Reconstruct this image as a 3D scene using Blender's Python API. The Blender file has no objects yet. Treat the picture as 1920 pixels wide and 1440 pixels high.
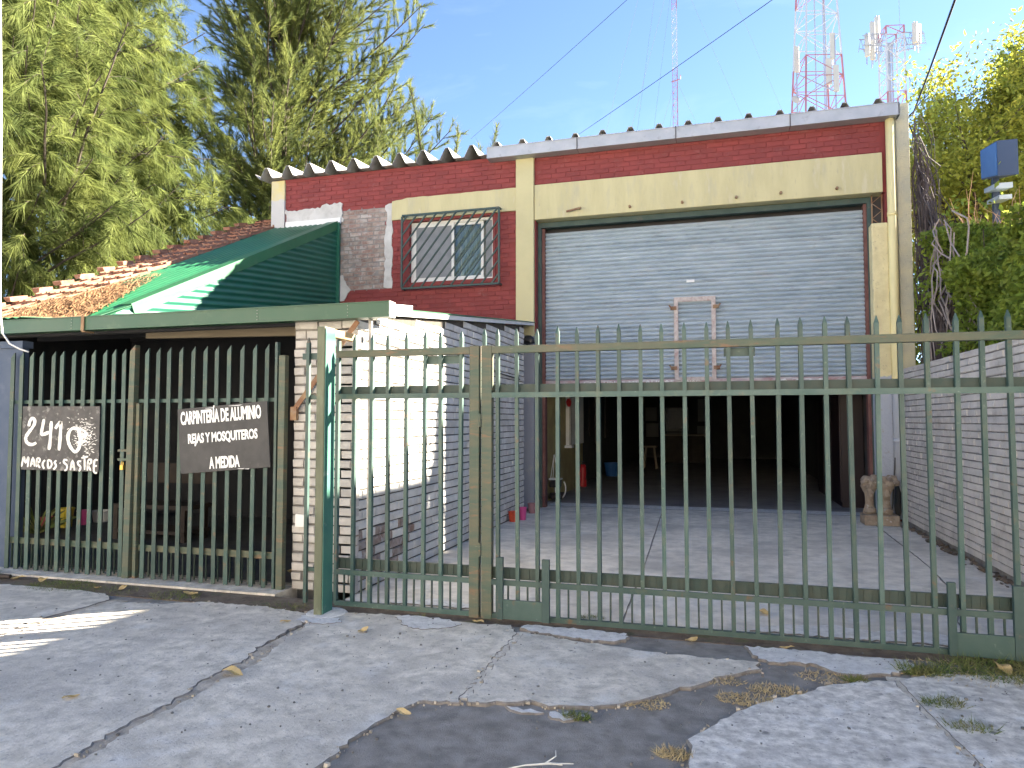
import bpy, bmesh, math, random
import numpy as np
from mathutils import Vector, Matrix
random.seed(7); RNG = np.random.default_rng(7)
S = bpy.context.scene
COL = S.collection
R = math.radians

# ---------------------------------------------------------------- camera, sky, sun, exposure
cam = bpy.data.cameras.new('camera'); cam.sensor_width = 36.0; cam.lens = 24.975
cam.clip_start = 0.05; cam.clip_end = 1500
co = bpy.data.objects.new('camera', cam); COL.objects.link(co)
co.location = (0, 0, 1.5); co.rotation_euler = (R(92.92), 0, R(16.10))
S.camera = co
SUN = Vector((1.0, 0.69, 0.63)).normalized()           # towards the sun
SUN_EL = math.asin(SUN.z); SUN_AZ = math.atan2(SUN.x, SUN.y)
w = bpy.data.worlds.new('World'); S.world = w; w.use_nodes = True
nt = w.node_tree; nt.nodes.clear()
sky = nt.nodes.new('ShaderNodeTexSky'); sky.sky_type = 'NISHITA'; sky.sun_disc = False
sky.sun_elevation = SUN_EL; sky.sun_rotation = SUN_AZ
sky.air_density = 0.62; sky.dust_density = 0.10; sky.ozone_density = 2.4; sky.altitude = 100
tc = nt.nodes.new('ShaderNodeTexCoord'); mp_ = nt.nodes.new('ShaderNodeMapping'); mp_.inputs['Scale'].default_value = (2.2, 2.2, 7.0); mp_.inputs['Rotation'].default_value = (0.5, 0.35, 0.8)
cn = nt.nodes.new('ShaderNodeTexNoise'); cn.inputs['Scale'].default_value = 1.6; cn.inputs['Detail'].default_value = 7; cn.inputs['Roughness'].default_value = 0.62; cn.inputs['Distortion'].default_value = 0.6
cr = nt.nodes.new('ShaderNodeMapRange'); cr.inputs[1].default_value = 0.55; cr.inputs[2].default_value = 0.80; cr.inputs[4].default_value = 0.10
cm = nt.nodes.new('ShaderNodeMix'); cm.data_type = 'RGBA'; cm.blend_type = 'ADD'; cm.inputs[7].default_value = (3.2, 3.2, 3.2, 1)   # thin cirrus
nt.links.new(tc.outputs['Generated'], mp_.inputs[0]); nt.links.new(mp_.outputs[0], cn.inputs['Vector']); nt.links.new(cn.outputs[0], cr.inputs[0])
nt.links.new(cr.outputs[0], cm.inputs[0]); nt.links.new(sky.outputs[0], cm.inputs[6])
bg = nt.nodes.new('ShaderNodeBackground'); bg.inputs[1].default_value = 0.05
wo = nt.nodes.new('ShaderNodeOutputWorld')
nt.links.new(cm.outputs[2], bg.inputs[0]); nt.links.new(bg.outputs[0], wo.inputs[0])
sl = bpy.data.lights.new('sun', 'SUN'); sl.energy = 5.0; sl.angle = R(0.5); sl.color = (1.0, 0.90, 0.74)
so = bpy.data.objects.new('sun', sl); COL.objects.link(so)
so.rotation_euler = SUN.to_track_quat('Z', 'Y').to_euler()
S.view_settings.view_transform = 'Standard'; S.view_settings.look = 'None'
S.view_settings.gamma = 1.0; S.view_settings.use_curve_mapping = False
S.view_settings.exposure = 3.22
S.cycles.max_bounces = 8; S.cycles.transparent_max_bounces = 12
S.cycles.use_denoising = True

# ---------------------------------------------------------------- helpers
WM = {}
def _reg(o, m): WM[o.name] = m.copy()
def setpar(o, p):
    if p is None: return
    o.parent = p; o.matrix_parent_inverse = WM[p.name].inverted()
def thing(name, label, cat, loc=(0, 0, 0), group=None):
    o = bpy.data.objects.new(name, None); COL.objects.link(o); o.location = loc
    o.empty_display_size = 0.1
    o['label'] = label; o['category'] = cat
    if group: o['group'] = group
    _reg(o, Matrix.Translation(loc)); return o
def tag(o, label, cat, group=None):
    o['label'] = label; o['category'] = cat
    if group: o['group'] = group
    return o
def kind(o, k): o['kind'] = k; return o
def link(name, me, parent=None, loc=None, scale=None, rot=None):
    o = bpy.data.objects.new(name, me); COL.objects.link(o)
    M = Matrix.Identity(4)
    if loc is not None or scale is not None or rot is not None:
        L = Vector(loc or (0, 0, 0)); o.location = L
        if rot is not None: o.rotation_euler = rot
        if scale is not None: o.scale = scale
        M = Matrix.LocRotScale(L, o.rotation_euler.to_quaternion(), Vector(scale or (1, 1, 1)))
    _reg(o, M); setpar(o, parent); return o
def mesh_np(name, V, F, mat, smooth=False):
    me = bpy.data.meshes.new(name); me.from_pydata([tuple(v) for v in V], [], [tuple(f) for f in F])
    if mat: me.materials.append(mat)
    if smooth: me.shade_smooth()
    return me
def mesh_fast(name, V, nper, mat, mats=None, midx=None, uniform=True):
    """V: (n*nper,3) array, every nper verts one face"""
    V = np.asarray(V, np.float32).reshape(-1, 3); n = len(V) // nper
    me = bpy.data.meshes.new(name)
    me.vertices.add(len(V)); me.vertices.foreach_set('co', V.ravel())
    me.loops.add(len(V)); me.loops.foreach_set('vertex_index', np.arange(len(V), dtype=np.int32))
    me.polygons.add(n); me.polygons.foreach_set('loop_start', np.arange(0, len(V), nper, dtype=np.int32))
    try: me.polygons.foreach_set('loop_total', np.full(n, nper, np.int32))
    except Exception: pass
    for m in (mats or [mat]): me.materials.append(m)
    if midx is not None: me.polygons.foreach_set('material_index', midx.astype(np.int32))
    me.update(calc_edges=True); me.validate()
    return me

class MB:
    def __init__(s): s.v = []; s.f = []
    def add(s, V, F):
        b = len(s.v); s.v += [tuple(x) for x in V]; s.f += [tuple(i + b for i in f) for f in F]; return s
    def box(s, a, b):
        x0, y0, z0 = a; x1, y1, z1 = b
        if x0 > x1: x0, x1 = x1, x0
        if y0 > y1: y0, y1 = y1, y0
        if z0 > z1: z0, z1 = z1, z0
        return s.add([(x0,y0,z0),(x1,y0,z0),(x1,y1,z0),(x0,y1,z0),(x0,y0,z1),(x1,y0,z1),(x1,y1,z1),(x0,y1,z1)],
              [(0,3,2,1),(4,5,6,7),(0,1,5,4),(1,2,6,5),(2,3,7,6),(3,0,4,7)])
    def obox(s, p, q, up, w, h):
        """bar from p to q; w along side, h along up"""
        p = Vector(p); q = Vector(q); d = (q - p).normalized(); up = Vector(up)
        side = d.cross(up).normalized(); up = side.cross(d).normalized()
        a = side * (w / 2); b = up * (h / 2)
        V = [p-a-b, p+a-b, p+a+b, p-a+b, q-a-b, q+a-b, q+a+b, q-a+b]
        return s.add(V, [(0,1,2,3),(7,6,5,4),(0,4,5,1),(1,5,6,2),(2,6,7,3),(3,7,4,0)])
    def tube(s, pts, r, n=6, caps=True):
        pts = [Vector(p) for p in pts]; m = len(pts)
        rr = r if isinstance(r, (list, tuple)) else [r] * m
        prev = None; V = []
        for i, p in enumerate(pts):
            d = (pts[min(i + 1, m - 1)] - pts[max(i - 1, 0)])
            d = d.normalized() if d.length > 1e-9 else Vector((0, 0, 1))
            if prev is None:
                a = d.orthogonal().normalized()
            else:
                a = (prev - d * prev.dot(d)); a = a.normalized() if a.length > 1e-6 else d.orthogonal().normalized()
            prev = a; b = d.cross(a)
            for k in range(n):
                t = 2 * math.pi * k / n
                V.append(p + (a * math.cos(t) + b * math.sin(t)) * rr[i])
        F = []
        for i in range(m - 1):
            for k in range(n):
                F.append((i*n+k, i*n+(k+1)%n, (i+1)*n+(k+1)%n, (i+1)*n+k))
        if caps: F.append(tuple(range(n-1, -1, -1))); F.append(tuple((m-1)*n + k for k in range(n)))
        return s.add(V, F)
    def lathe(s, c, prof, n=16):
        V = []; F = []; m = len(prof)
        for r, z in prof:
            for k in range(n):
                t = 2*math.pi*k/n; V.append((c[0]+r*math.cos(t), c[1]+r*math.sin(t), c[2]+z))
        for i in range(m-1):
            for k in range(n): F.append((i*n+k, i*n+(k+1)%n, (i+1)*n+(k+1)%n, (i+1)*n+k))
        F.append(tuple(range(n-1, -1, -1))); F.append(tuple((m-1)*n+k for k in range(n)))
        return s.add(V, F)
    def prism(s, poly, axis, a, b):
        """poly 2D in the plane across axis ('y': (x,z), 'x': (y,z), 'z': (x,y)), extruded a..b"""
        def P(u, v, t): return {'y': (u, t, v), 'x': (t, u, v), 'z': (u, v, t)}[axis]
        n = len(poly); V = [P(u, v, a) for u, v in poly] + [P(u, v, b) for u, v in poly]
        F = [tuple(range(n)), tuple(range(2*n-1, n-1, -1))] + [(i, (i+1) % n + 0, (i+1) % n + n, i + n)[::-1] for i in range(n)]
        return s.add(V, F)
    def mesh(s, name, mat, smooth=False, fix=True):
        me = mesh_np(name, s.v, s.f, mat, smooth)
        if fix:
            bm = bmesh.new(); bm.from_mesh(me); bmesh.ops.recalc_face_normals(bm, faces=bm.faces); bm.to_mesh(me); bm.free()
        return me
    def build(s, name, mat, parent=None, smooth=False, bevel=0):
        me = s.mesh(name, mat, smooth); o = link(name, me, parent)
        if bevel:
            md = o.modifiers.new('b', 'BEVEL'); md.width = bevel; md.segments = 2; md.limit_method = 'ANGLE'
        return o

# ---------------------------------------------------------------- materials
def lin(c): return tuple(c) + (1.0,)
def pmat(name, base, var=None, scale=3.0, rough=0.85, bump=0.0, bscale=60.0, metal=0.0, dirt=None, rnd=0.0,
         trans=0.0, split=None, spec=0.5, stretch=None, contrast=0.5, fleck=None):
    m = bpy.data.materials.new(name); m.use_nodes = True; t = m.node_tree; N = t.nodes; L = t.links
    p = N['Principled BSDF']; out = N['Material Output']
    p.inputs['Roughness'].default_value = rough; p.inputs['Metallic'].default_value = metal
    p.inputs['Specular IOR Level'].default_value = spec
    geo = N.new('ShaderNodeNewGeometry'); pos = geo.outputs['Position']
    if stretch:
        mp = N.new('ShaderNodeMapping'); mp.inputs['Scale'].default_value = stretch; L.new(pos, mp.inputs[0]); pos_s = mp.outputs[0]
    else: pos_s = pos
    def noise(sc, det=6, r=0.6, src=None):
        n = N.new('ShaderNodeTexNoise'); n.inputs['Scale'].default_value = sc; n.inputs['Detail'].default_value = det
        n.inputs['Roughness'].default_value = r; L.new(src or pos_s, n.inputs['Vector']); return n.outputs[0]
    def ramp(src, a, b):
        n = N.new('ShaderNodeMapRange'); n.inputs[1].default_value = a; n.inputs[2].default_value = b; n.clamp = True
        L.new(src, n.inputs[0]); return n.outputs[0]
    def mix(fac, a, b):
        n = N.new('ShaderNodeMix'); n.data_type = 'RGBA'
        if isinstance(fac, float): n.inputs[0].default_value = fac
        else: L.new(fac, n.inputs[0])
        for sock, v in ((6, a), (7, b)):
            if isinstance(v, tuple): n.inputs[sock].default_value = lin(v)
            else: L.new(v, n.inputs[sock])
        return n.outputs[2]
    col = tuple(base)
    if var is not None: col = mix(ramp(noise(scale), 0.5 - 0.25*contrast, 0.5 + 0.25*contrast), tuple(base), tuple(var))
    if split:                                   # (z, colour below)
        sp = N.new('ShaderNodeSeparateXYZ'); L.new(pos, sp.inputs[0])
        ad = N.new('ShaderNodeMath'); ad.operation = 'MULTIPLY_ADD'; L.new(noise(9.0), ad.inputs[0]); ad.inputs[1].default_value = 0.16
        L.new(sp.outputs[2], ad.inputs[2])
        col = mix(ramp(ad.outputs[0], split[0] + 0.075, split[0] + 0.09), tuple(split[1]), col)
    for d in (dirt or []):                      # (colour, scale, lo, hi, strength)
        f = ramp(noise(d[1], 8, 0.65), d[2], d[3])
        mu = N.new('ShaderNodeMath'); mu.operation = 'MULTIPLY'; L.new(f, mu.inputs[0]); mu.inputs[1].default_value = d[4]
        col = mix(mu.outputs[0], col, tuple(d[0]))
    if fleck:                                   # (colour, scale, size, strength)
        vo = N.new('ShaderNodeTexVoronoi'); vo.inputs['Scale'].default_value = fleck[1]; L.new(pos, vo.inputs['Vector'])
        wv = N.new('ShaderNodeMath'); wv.operation = 'MULTIPLY_ADD'; L.new(noise(fleck[1]*1.7), wv.inputs[0]); wv.inputs[1].default_value = 0.35; L.new(vo.outputs[0], wv.inputs[2])
        f = ramp(wv.outputs[0], fleck[2] + 0.17, fleck[2] + 0.10)
        mu = N.new('ShaderNodeMath'); mu.operation = 'MULTIPLY'; L.new(f, mu.inputs[0]); mu.inputs[1].default_value = fleck[3]
        col = mix(mu.outputs[0], col, tuple(fleck[0]))
    if rnd:
        oi = N.new('ShaderNodeObjectInfo')
        a = N.new('ShaderNodeMath'); a.operation = 'ADD'; L.new(oi.outputs['Random'], a.inputs[0]); L.new(geo.outputs['Random Per Island'], a.inputs[1])
        fr = N.new('ShaderNodeMath'); fr.operation = 'FRACT'; L.new(a.outputs[0], fr.inputs[0])
        hs = N.new('ShaderNodeHueSaturation'); mr = N.new('ShaderNodeMapRange'); L.new(fr.outputs[0], mr.inputs[0])
        mr.inputs[3].default_value = 1 - rnd; mr.inputs[4].default_value = 1 + rnd; L.new(mr.outputs[0], hs.inputs['Value'])
        if isinstance(col, tuple): hs.inputs['Color'].default_value = lin(col)
        else: L.new(col, hs.inputs['Color'])
        col = hs.outputs[0]
    if isinstance(col, tuple): p.inputs['Base Color'].default_value = lin(col)
    else: L.new(col, p.inputs['Base Color'])
    if bump:
        b = N.new('ShaderNodeBump'); b.inputs['Strength'].default_value = 1.0; b.inputs['Distance'].default_value = bump
        L.new(noise(bscale, 8, 0.7, pos), b.inputs['Height']); L.new(b.outputs[0], p.inputs['Normal'])
    if trans:
        tr = N.new('ShaderNodeBsdfTranslucent'); ms = N.new('ShaderNodeMixShader'); ms.inputs[0].default_value = trans
        if isinstance(col, tuple): tr.inputs[0].default_value = lin(col)
        else: L.new(col, tr.inputs[0])
        L.new(p.outputs[0], ms.inputs[1]); L.new(tr.outputs[0], ms.inputs[2]); L.new(ms.outputs[0], out.inputs[0])
    return m

M = {}
M['concrete'] = pmat('concrete', (0.47,0.425,0.35), (0.80,0.73,0.615), 9, 0.9, 0.008, 60, contrast=0.6,
    dirt=[((0.36,0.33,0.29), 1.1, 0.46, 0.62, 0.55), ((0.33,0.305,0.27), 4.5, 0.54, 0.66, 0.6), ((0.74,0.725,0.69), 2.6, 0.56, 0.70, 0.55), ((0.27,0.255,0.235), 26, 0.56, 0.68, 0.65), ((0.78,0.77,0.74), 70, 0.58, 0.66, 0.5), ((0.16,0.15,0.14), 9, 0.66, 0.70, 0.7)],
    fleck=((0.10,0.095,0.09), 8.0, 0.05, 0.85))
M['concrete_light'] = pmat('concrete_light', (0.56,0.54,0.51), (0.74,0.72,0.68), 12, 0.9, 0.010, 45, contrast=0.55,
    dirt=[((0.36,0.34,0.32), 7, 0.55, 0.7, 0.6), ((0.2,0.19,0.18), 30, 0.60, 0.68, 0.8)], fleck=((0.18,0.18,0.18), 18, 0.08, 0.8))
M['concrete_worn'] = pmat('concrete_worn', (0.45,0.42,0.375), (0.80,0.755,0.68), 14, 0.9, 0.008, 50, contrast=0.5,
    dirt=[((0.36,0.335,0.31), 2.4, 0.50, 0.64, 0.6), ((0.80,0.79,0.77), 5, 0.55, 0.65, 0.5), ((0.22,0.21,0.20), 15, 0.60, 0.67, 0.8), ((0.18,0.17,0.16), 42, 0.61, 0.68, 0.7)],
    fleck=((0.17,0.16,0.15), 4.2, 0.12, 0.85))
M['driveway'] = pmat('driveway_concrete', (0.55,0.505,0.43), (0.78,0.72,0.62), 6, 0.85, 0.005, 60, contrast=0.7,
    dirt=[((0.34,0.315,0.28), 0.9, 0.46, 0.62, 0.6), ((0.36,0.335,0.30), 3.6, 0.55, 0.68, 0.5), ((0.72,0.71,0.68), 2.4, 0.56, 0.7, 0.5), ((0.30,0.285,0.265), 30, 0.60, 0.68, 0.5)])
M['asphalt'] = pmat('asphalt', (0.20,0.185,0.165), (0.31,0.285,0.255), 8.0, 0.92, 0.008, 120,
    dirt=[((0.12,0.11,0.10), 5, 0.55, 0.7, 0.6), ((0.36,0.34,0.31), 130, 0.60, 0.68, 0.6), ((0.22,0.21,0.20), 1.3, 0.56, 0.7, 0.4)], fleck=((0.35,0.33,0.30), 26, -0.04, 0.8))
M['road'] = pmat('road_surface', (0.20,0.19,0.175), (0.26,0.245,0.225), 1.0, 0.92, 0.006, 80)
M['soil'] = pmat('soil', (0.13,0.095,0.07), (0.20,0.16,0.12), 6, 1.0, 0.02, 40, dirt=[((0.08,0.06,0.045), 14, 0.5, 0.65, 0.7), ((0.07,0.09,0.03), 3, 0.56, 0.66, 0.6)])
M['earth'] = pmat('earth', (0.24,0.20,0.14), (0.30,0.25,0.18), 0.4, 1.0)
M['white_brick'] = pmat('grey_painted_brick', (0.64,0.625,0.60), (0.53,0.515,0.49), 5, 0.85, 0.006, 60, rnd=0.10,
    dirt=[((0.30,0.29,0.28), 9, 0.58, 0.70, 0.5)])
M['chipped_brick'] = pmat('chipped_brick', (0.20,0.13,0.10), (0.34,0.30,0.28), 9, 0.9, 0.008, 40, rnd=0.15, dirt=[((0.45,0.44,0.45), 10, 0.55, 0.64, 0.7)])
M['pillar_brick'] = pmat('grey_pillar_brick', (0.50,0.475,0.45), (0.42,0.395,0.37), 5, 0.9, 0.008, 45, rnd=0.10,
    dirt=[((0.24,0.20,0.17), 8, 0.56, 0.70, 0.5)])
M['mortar'] = pmat('shaded_mortar', (0.060,0.052,0.043), (0.095,0.084,0.070), 8, 0.95, 0.01, 40)  # mortar colour darkened to carry the shade of the deep joints
M['mortar_dark'] = pmat('dark_mortar', (0.12,0.11,0.105), (0.20,0.19,0.175), 8, 0.95, 0.01, 40)
M['wall_brick'] = pmat('boundary_brick', (0.54,0.505,0.47), (0.46,0.43,0.40), 3, 0.9, 0.006, 50, rnd=0.09,
    dirt=[((0.22,0.18,0.15), 3, 0.56, 0.72, 0.5)])
M['red_brick'] = pmat('red_painted_brick', (0.235,0.044,0.041), (0.195,0.037,0.036), 3, 0.8, 0.004, 50, rnd=0.10,
    dirt=[((0.30,0.12,0.105), 6, 0.58, 0.72, 0.5), ((0.42,0.30,0.26), 30, 0.67, 0.72, 0.3)])
M['red_mortar'] = pmat('red_mortar', (0.195,0.037,0.035), (0.22,0.042,0.039), 6, 0.9, 0.006, 40)
M['bare_brick'] = pmat('bare_brick', (0.36,0.30,0.26), (0.24,0.15,0.125), 6, 0.95, 0.008, 40, rnd=0.18,
    dirt=[((0.42,0.40,0.38), 7, 0.50, 0.62, 0.7)])
M['bare_mortar'] = pmat('bare_mortar', (0.19,0.18,0.17), (0.27,0.25,0.235), 8, 0.95, 0.012, 40)
M['plaster'] = pmat('grey_plaster', (0.45,0.44,0.42), (0.56,0.55,0.53), 4, 0.9, 0.006, 30, dirt=[((0.32,0.30,0.28), 6, 0.55, 0.7, 0.5)])
M['yellow'] = pmat('yellow_paint', (0.54,0.485,0.275), (0.47,0.42,0.235), 2.0, 0.8, 0.003, 40, stretch=(2.2,2.2,0.45),
    dirt=[((0.40,0.37,0.27), 3, 0.54, 0.70, 0.55), ((0.33,0.29,0.22), 9, 0.60, 0.70, 0.5), ((0.60,0.55,0.40), 2, 0.58, 0.68, 0.5)])
M['yellow_split'] = pmat('yellow_over_grey_paint', (0.53,0.475,0.27), (0.48,0.43,0.245), 2.0, 0.8, 0.004, 40, split=(2.93, (0.25,0.26,0.30)),
    dirt=[((0.46,0.42,0.32), 5, 0.6, 0.75, 0.5)])
M['yellow_rough'] = pmat('rough_yellow_plaster', (0.72,0.63,0.36), (0.62,0.53,0.30), 6, 0.9, 0.012, 30, split=(2.15, (0.40,0.42,0.46)),
    dirt=[((0.30,0.25,0.18), 14, 0.60, 0.68, 0.7)])
M['yellow_pipe'] = pmat('yellow_over_grey_pipe', (0.78,0.67,0.34), (0.73,0.63,0.32), 2, 0.6, split=(2.0, (0.42,0.44,0.48)))
M['cream_plaster'] = pmat('cream_rough_plaster', (0.46,0.44,0.34), (0.56,0.51,0.34), 2.5, 0.95, 0.012, 45, dirt=[((0.34,0.32,0.27), 9, 0.55, 0.68, 0.5)])
M['pier'] = pmat('pier_plaster', (0.60,0.52,0.25), (0.52,0.50,0.44), 2.0, 0.9, 0.006, 40, split=(5.75, (0.50,0.495,0.48)))
M['galv'] = pmat('galvanised_steel', (0.36,0.43,0.485), (0.45,0.515,0.565), 2.5, 0.5, 0.0, metal=0.2, dirt=[((0.24,0.28,0.33), 7, 0.54, 0.68, 0.6), ((0.50,0.47,0.46), 3, 0.58, 0.72, 0.4), ((0.26,0.17,0.13), 5, 0.66, 0.72, 0.5)], stretch=(0.7,1,3))
M['gutter_grey'] = pmat('grey_gutter_steel', (0.36,0.375,0.40), (0.44,0.45,0.47), 4, 0.5, 0.0, metal=0.3, dirt=[((0.18,0.18,0.19), 8, 0.58, 0.72, 0.6)])
M['fibro'] = pmat('fibre_cement', (0.34,0.335,0.32), (0.42,0.41,0.39), 4, 0.95, 0.005, 50, dirt=[((0.12,0.115,0.11), 5, 0.52, 0.7, 0.6)])
M['green'] = pmat('gate_green_paint', (0.028,0.068,0.060), (0.054,0.092,0.079), 4, 0.5, 0.001, 80, rnd=0.22,
    dirt=[((0.085,0.105,0.07), 5, 0.54, 0.68, 0.7), ((0.15,0.08,0.04), 8, 0.62, 0.70, 0.8), ((0.16,0.21,0.17), 24, 0.62, 0.70, 0.6)])
M['green_worn'] = pmat('worn_green_paint', (0.055,0.085,0.060), (0.105,0.100,0.062), 5, 0.6, 0.002, 60, stretch=(0.6,1,3),
    dirt=[((0.20,0.105,0.055), 7, 0.57, 0.68, 0.8), ((0.25,0.24,0.17), 12, 0.62, 0.70, 0.5)])
M['post_green'] = pmat('post_green_paint', (0.085,0.095,0.055), (0.13,0.14,0.085), 6, 0.6, 0.002, 50, stretch=(1,1,0.4), dirt=[((0.20,0.22,0.15), 7, 0.56, 0.68, 0.6), ((0.05,0.12,0.06), 4, 0.6, 0.7, 0.6)])
M['teal_green'] = pmat('teal_green_paint', (0.035,0.13,0.105), (0.05,0.165,0.12), 5, 0.5, 0.001, 50, dirt=[((0.30,0.36,0.28), 9, 0.62, 0.70, 0.5)])
M['edge_dirt'] = pmat('dirty_broken_edge', (0.15,0.13,0.11), (0.24,0.215,0.19), 20, 0.95)
M['rod_green'] = pmat('dark_rod_paint', (0.018,0.040,0.034), (0.038,0.050,0.038), 9, 0.6)
M['rust'] = pmat('rusty_steel', (0.20,0.10,0.055), (0.28,0.19,0.11), 7, 0.9, 0.002, 60, dirt=[((0.30,0.27,0.22), 9, 0.55, 0.68, 0.6)])
M['rust_orange'] = pmat('orange_primer', (0.48,0.20,0.08), (0.50,0.38,0.20), 9, 0.7)
M['frame_green'] = pmat('door_frame_green', (0.022,0.052,0.048), (0.042,0.072,0.064), 4, 0.6, dirt=[((0.14,0.09,0.07), 9, 0.6, 0.7, 0.6)])
M['guide_red'] = pmat('oxide_red_guide', (0.12,0.045,0.04), (0.17,0.08,0.065), 5, 0.8)
M['sheet_green'] = pmat('green_sheet_metal', (0.020,0.125,0.055), (0.027,0.15,0.066), 2, 0.42, 0.0, dirt=[((0.07,0.15,0.085), 5, 0.58, 0.75, 0.6), ((0.16,0.12,0.07), 9, 0.64, 0.72, 0.5)])
M['clad_green'] = pmat('green_cladding_metal', (0.013,0.105,0.068), (0.018,0.12,0.078), 2, 0.5)
M['gutter_green'] = pmat('green_gutter_metal', (0.018,0.072,0.036), (0.038,0.082,0.044), 1.4, 0.45, dirt=[((0.13,0.19,0.11), 3, 0.55, 0.75, 0.6)])
M['tile'] = pmat('clay_tile', (0.25,0.105,0.062), (0.30,0.16,0.105), 8, 0.9, 0.006, 50, rnd=0.18, dirt=[((0.34,0.25,0.19), 7, 0.55, 0.68, 0.6)])
M['needle_litter'] = pmat('fallen_needles', (0.22,0.115,0.05), (0.30,0.165,0.075), 6, 1.0, rnd=0.3)
M['white_paint'] = pmat('white_paint', (0.74,0.74,0.72), (0.68,0.68,0.66), 6, 0.6, dirt=[((0.5,0.48,0.45), 8, 0.62, 0.75, 0.5)])
M['pale_wood'] = pmat('pale_worn_wood', (0.40,0.33,0.31), (0.52,0.47,0.44), 22, 0.8, 0.003, 60, dirt=[((0.34,0.20,0.17), 12, 0.55, 0.65, 0.6)])
M['timber'] = pmat('timber', (0.24,0.20,0.145), (0.30,0.25,0.18), 5, 0.8, stretch=(0.3,3,3))
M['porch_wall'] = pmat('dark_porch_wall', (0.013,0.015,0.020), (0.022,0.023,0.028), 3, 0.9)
M['dark_wood'] = pmat('dark_wood', (0.028,0.018,0.013), (0.045,0.030,0.021), 6, 0.7)
M['black'] = pmat('black_board', (0.030,0.029,0.030), (0.045,0.043,0.043), 7, 0.6, 0.001, 60, dirt=[((0.11,0.105,0.10), 16, 0.62, 0.72, 0.4)])
M['board'] = pmat('scuffed_black_board', (0.052,0.048,0.046), (0.085,0.080,0.076), 9, 0.7, 0.001, 60, dirt=[((0.24,0.23,0.215), 14, 0.55, 0.66, 0.8), ((0.14,0.10,0.075), 6, 0.6, 0.7, 0.6)])
M['letter'] = pmat('white_lettering', (0.80,0.80,0.78), rough=0.6)
M['hand_paint'] = pmat('white_hand_paint', (0.76,0.74,0.70), (0.68,0.66,0.62), 30, 0.6)
M['faded_letter'] = pmat('faded_lettering', (0.62,0.62,0.62), rough=0.7)
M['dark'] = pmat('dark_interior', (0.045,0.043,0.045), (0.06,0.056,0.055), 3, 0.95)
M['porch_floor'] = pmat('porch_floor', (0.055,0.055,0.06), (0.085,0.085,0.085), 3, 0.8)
M['yellow_brick'] = pmat('old_yellow_brick', (0.36,0.31,0.14), (0.30,0.24,0.11), 3, 0.9, 0.008, 40, rnd=0.1, dirt=[((0.18,0.15,0.09), 5, 0.58, 0.7, 0.5)])
M['garage_floor'] = pmat('garage_floor', (0.20,0.185,0.18), (0.27,0.25,0.24), 1.5, 0.7, 0.002, 50, dirt=[((0.10,0.09,0.085), 2.5, 0.52, 0.7, 0.6)])
M['blue_grey'] = pmat('blue_grey_paint', (0.045,0.068,0.12), (0.065,0.088,0.14), 3, 0.7, 0.002, 40, dirt=[((0.12,0.14,0.2), 5, 0.56, 0.7, 0.4)])
M['stone'] = pmat('carved_stone', (0.27,0.20,0.14), (0.36,0.29,0.21), 10, 0.95, 0.01, 40, dirt=[((0.13,0.10,0.075), 9, 0.54, 0.66, 0.7), ((0.60,0.57,0.52), 12, 0.60, 0.68, 0.8)])
M['red_plastic'] = pmat('red_plastic', (0.50,0.05,0.02), (0.58,0.08,0.03), 9, 0.45)
M['pink_pot'] = pmat('pink_plastic', (0.50,0.06,0.22), rough=0.4)
M['yellow_pot'] = pmat('yellow_plastic', (0.55,0.42,0.03), rough=0.4)
M['red_pot'] = pmat('dark_red_clay', (0.25,0.05,0.05), rough=0.7)
M['dusty_pink'] = pmat('dusty_pink_plastic', (0.33,0.16,0.17), rough=0.7)
M['red_enamel'] = pmat('red_enamel', (0.45,0.015,0.02), rough=0.3)
M['blue_plastic'] = pmat('blue_plastic', (0.02,0.10,0.30), rough=0.4)
M['black_plastic'] = pmat('black_plastic', (0.02,0.02,0.022), rough=0.4)
M['dark_paper'] = pmat('dark_paper', (0.22,0.22,0.21), rough=0.9)  # paper in a darker even tone
M['paper'] = pmat('paper', (0.72,0.72,0.70), rough=0.8)
M['hose'] = pmat('pale_hose', (0.60,0.58,0.52), rough=0.5)
M['brass'] = pmat('brass', (0.50,0.33,0.08), rough=0.35, metal=0.8)
M['steel'] = pmat('dull_steel', (0.36,0.36,0.36), (0.28,0.26,0.24), 12, 0.5, metal=0.5)
M['cable_white'] = pmat('white_cable', (0.62,0.61,0.58), rough=0.6)
M['cable_black'] = pmat('black_cable', (0.03,0.03,0.035), rough=0.6)
M['hazy_mast_red'] = pmat('hazy_mast_red', (0.36,0.15,0.165), rough=0.6)  # distance haze put into the mast colours, paler than bare paint
M['hazy_mast_white'] = pmat('hazy_mast_white', (0.45,0.47,0.52), rough=0.6)
M['hazy_mast_steel'] = pmat('hazy_mast_steel', (0.30,0.33,0.40), rough=0.6)
M['antenna'] = pmat('antenna_shell', (0.50,0.49,0.45), (0.45,0.44,0.41), 2, 0.6)
M['sign_blue'] = pmat('sign_blue', (0.035,0.12,0.33), (0.045,0.14,0.36), 3, 0.5)
M['sign_dark'] = pmat('sign_dark_blue', (0.03,0.05,0.10), rough=0.5)
M['bark'] = pmat('bark', (0.045,0.034,0.026), (0.085,0.066,0.05), 8, 0.95, 0.02, 20)
M['pale_twig'] = pmat('pale_twig', (0.26,0.22,0.20), (0.36,0.30,0.27), 6, 0.95, rnd=0.2)
M['dry_twig'] = pmat('dry_climber_stem', (0.065,0.050,0.048), (0.13,0.105,0.10), 4, 0.95, rnd=0.3)
M['pink_twig'] = pmat('reddish_dry_twig', (0.36,0.22,0.16), (0.44,0.29,0.21), 4, 0.95, rnd=0.2)
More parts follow.
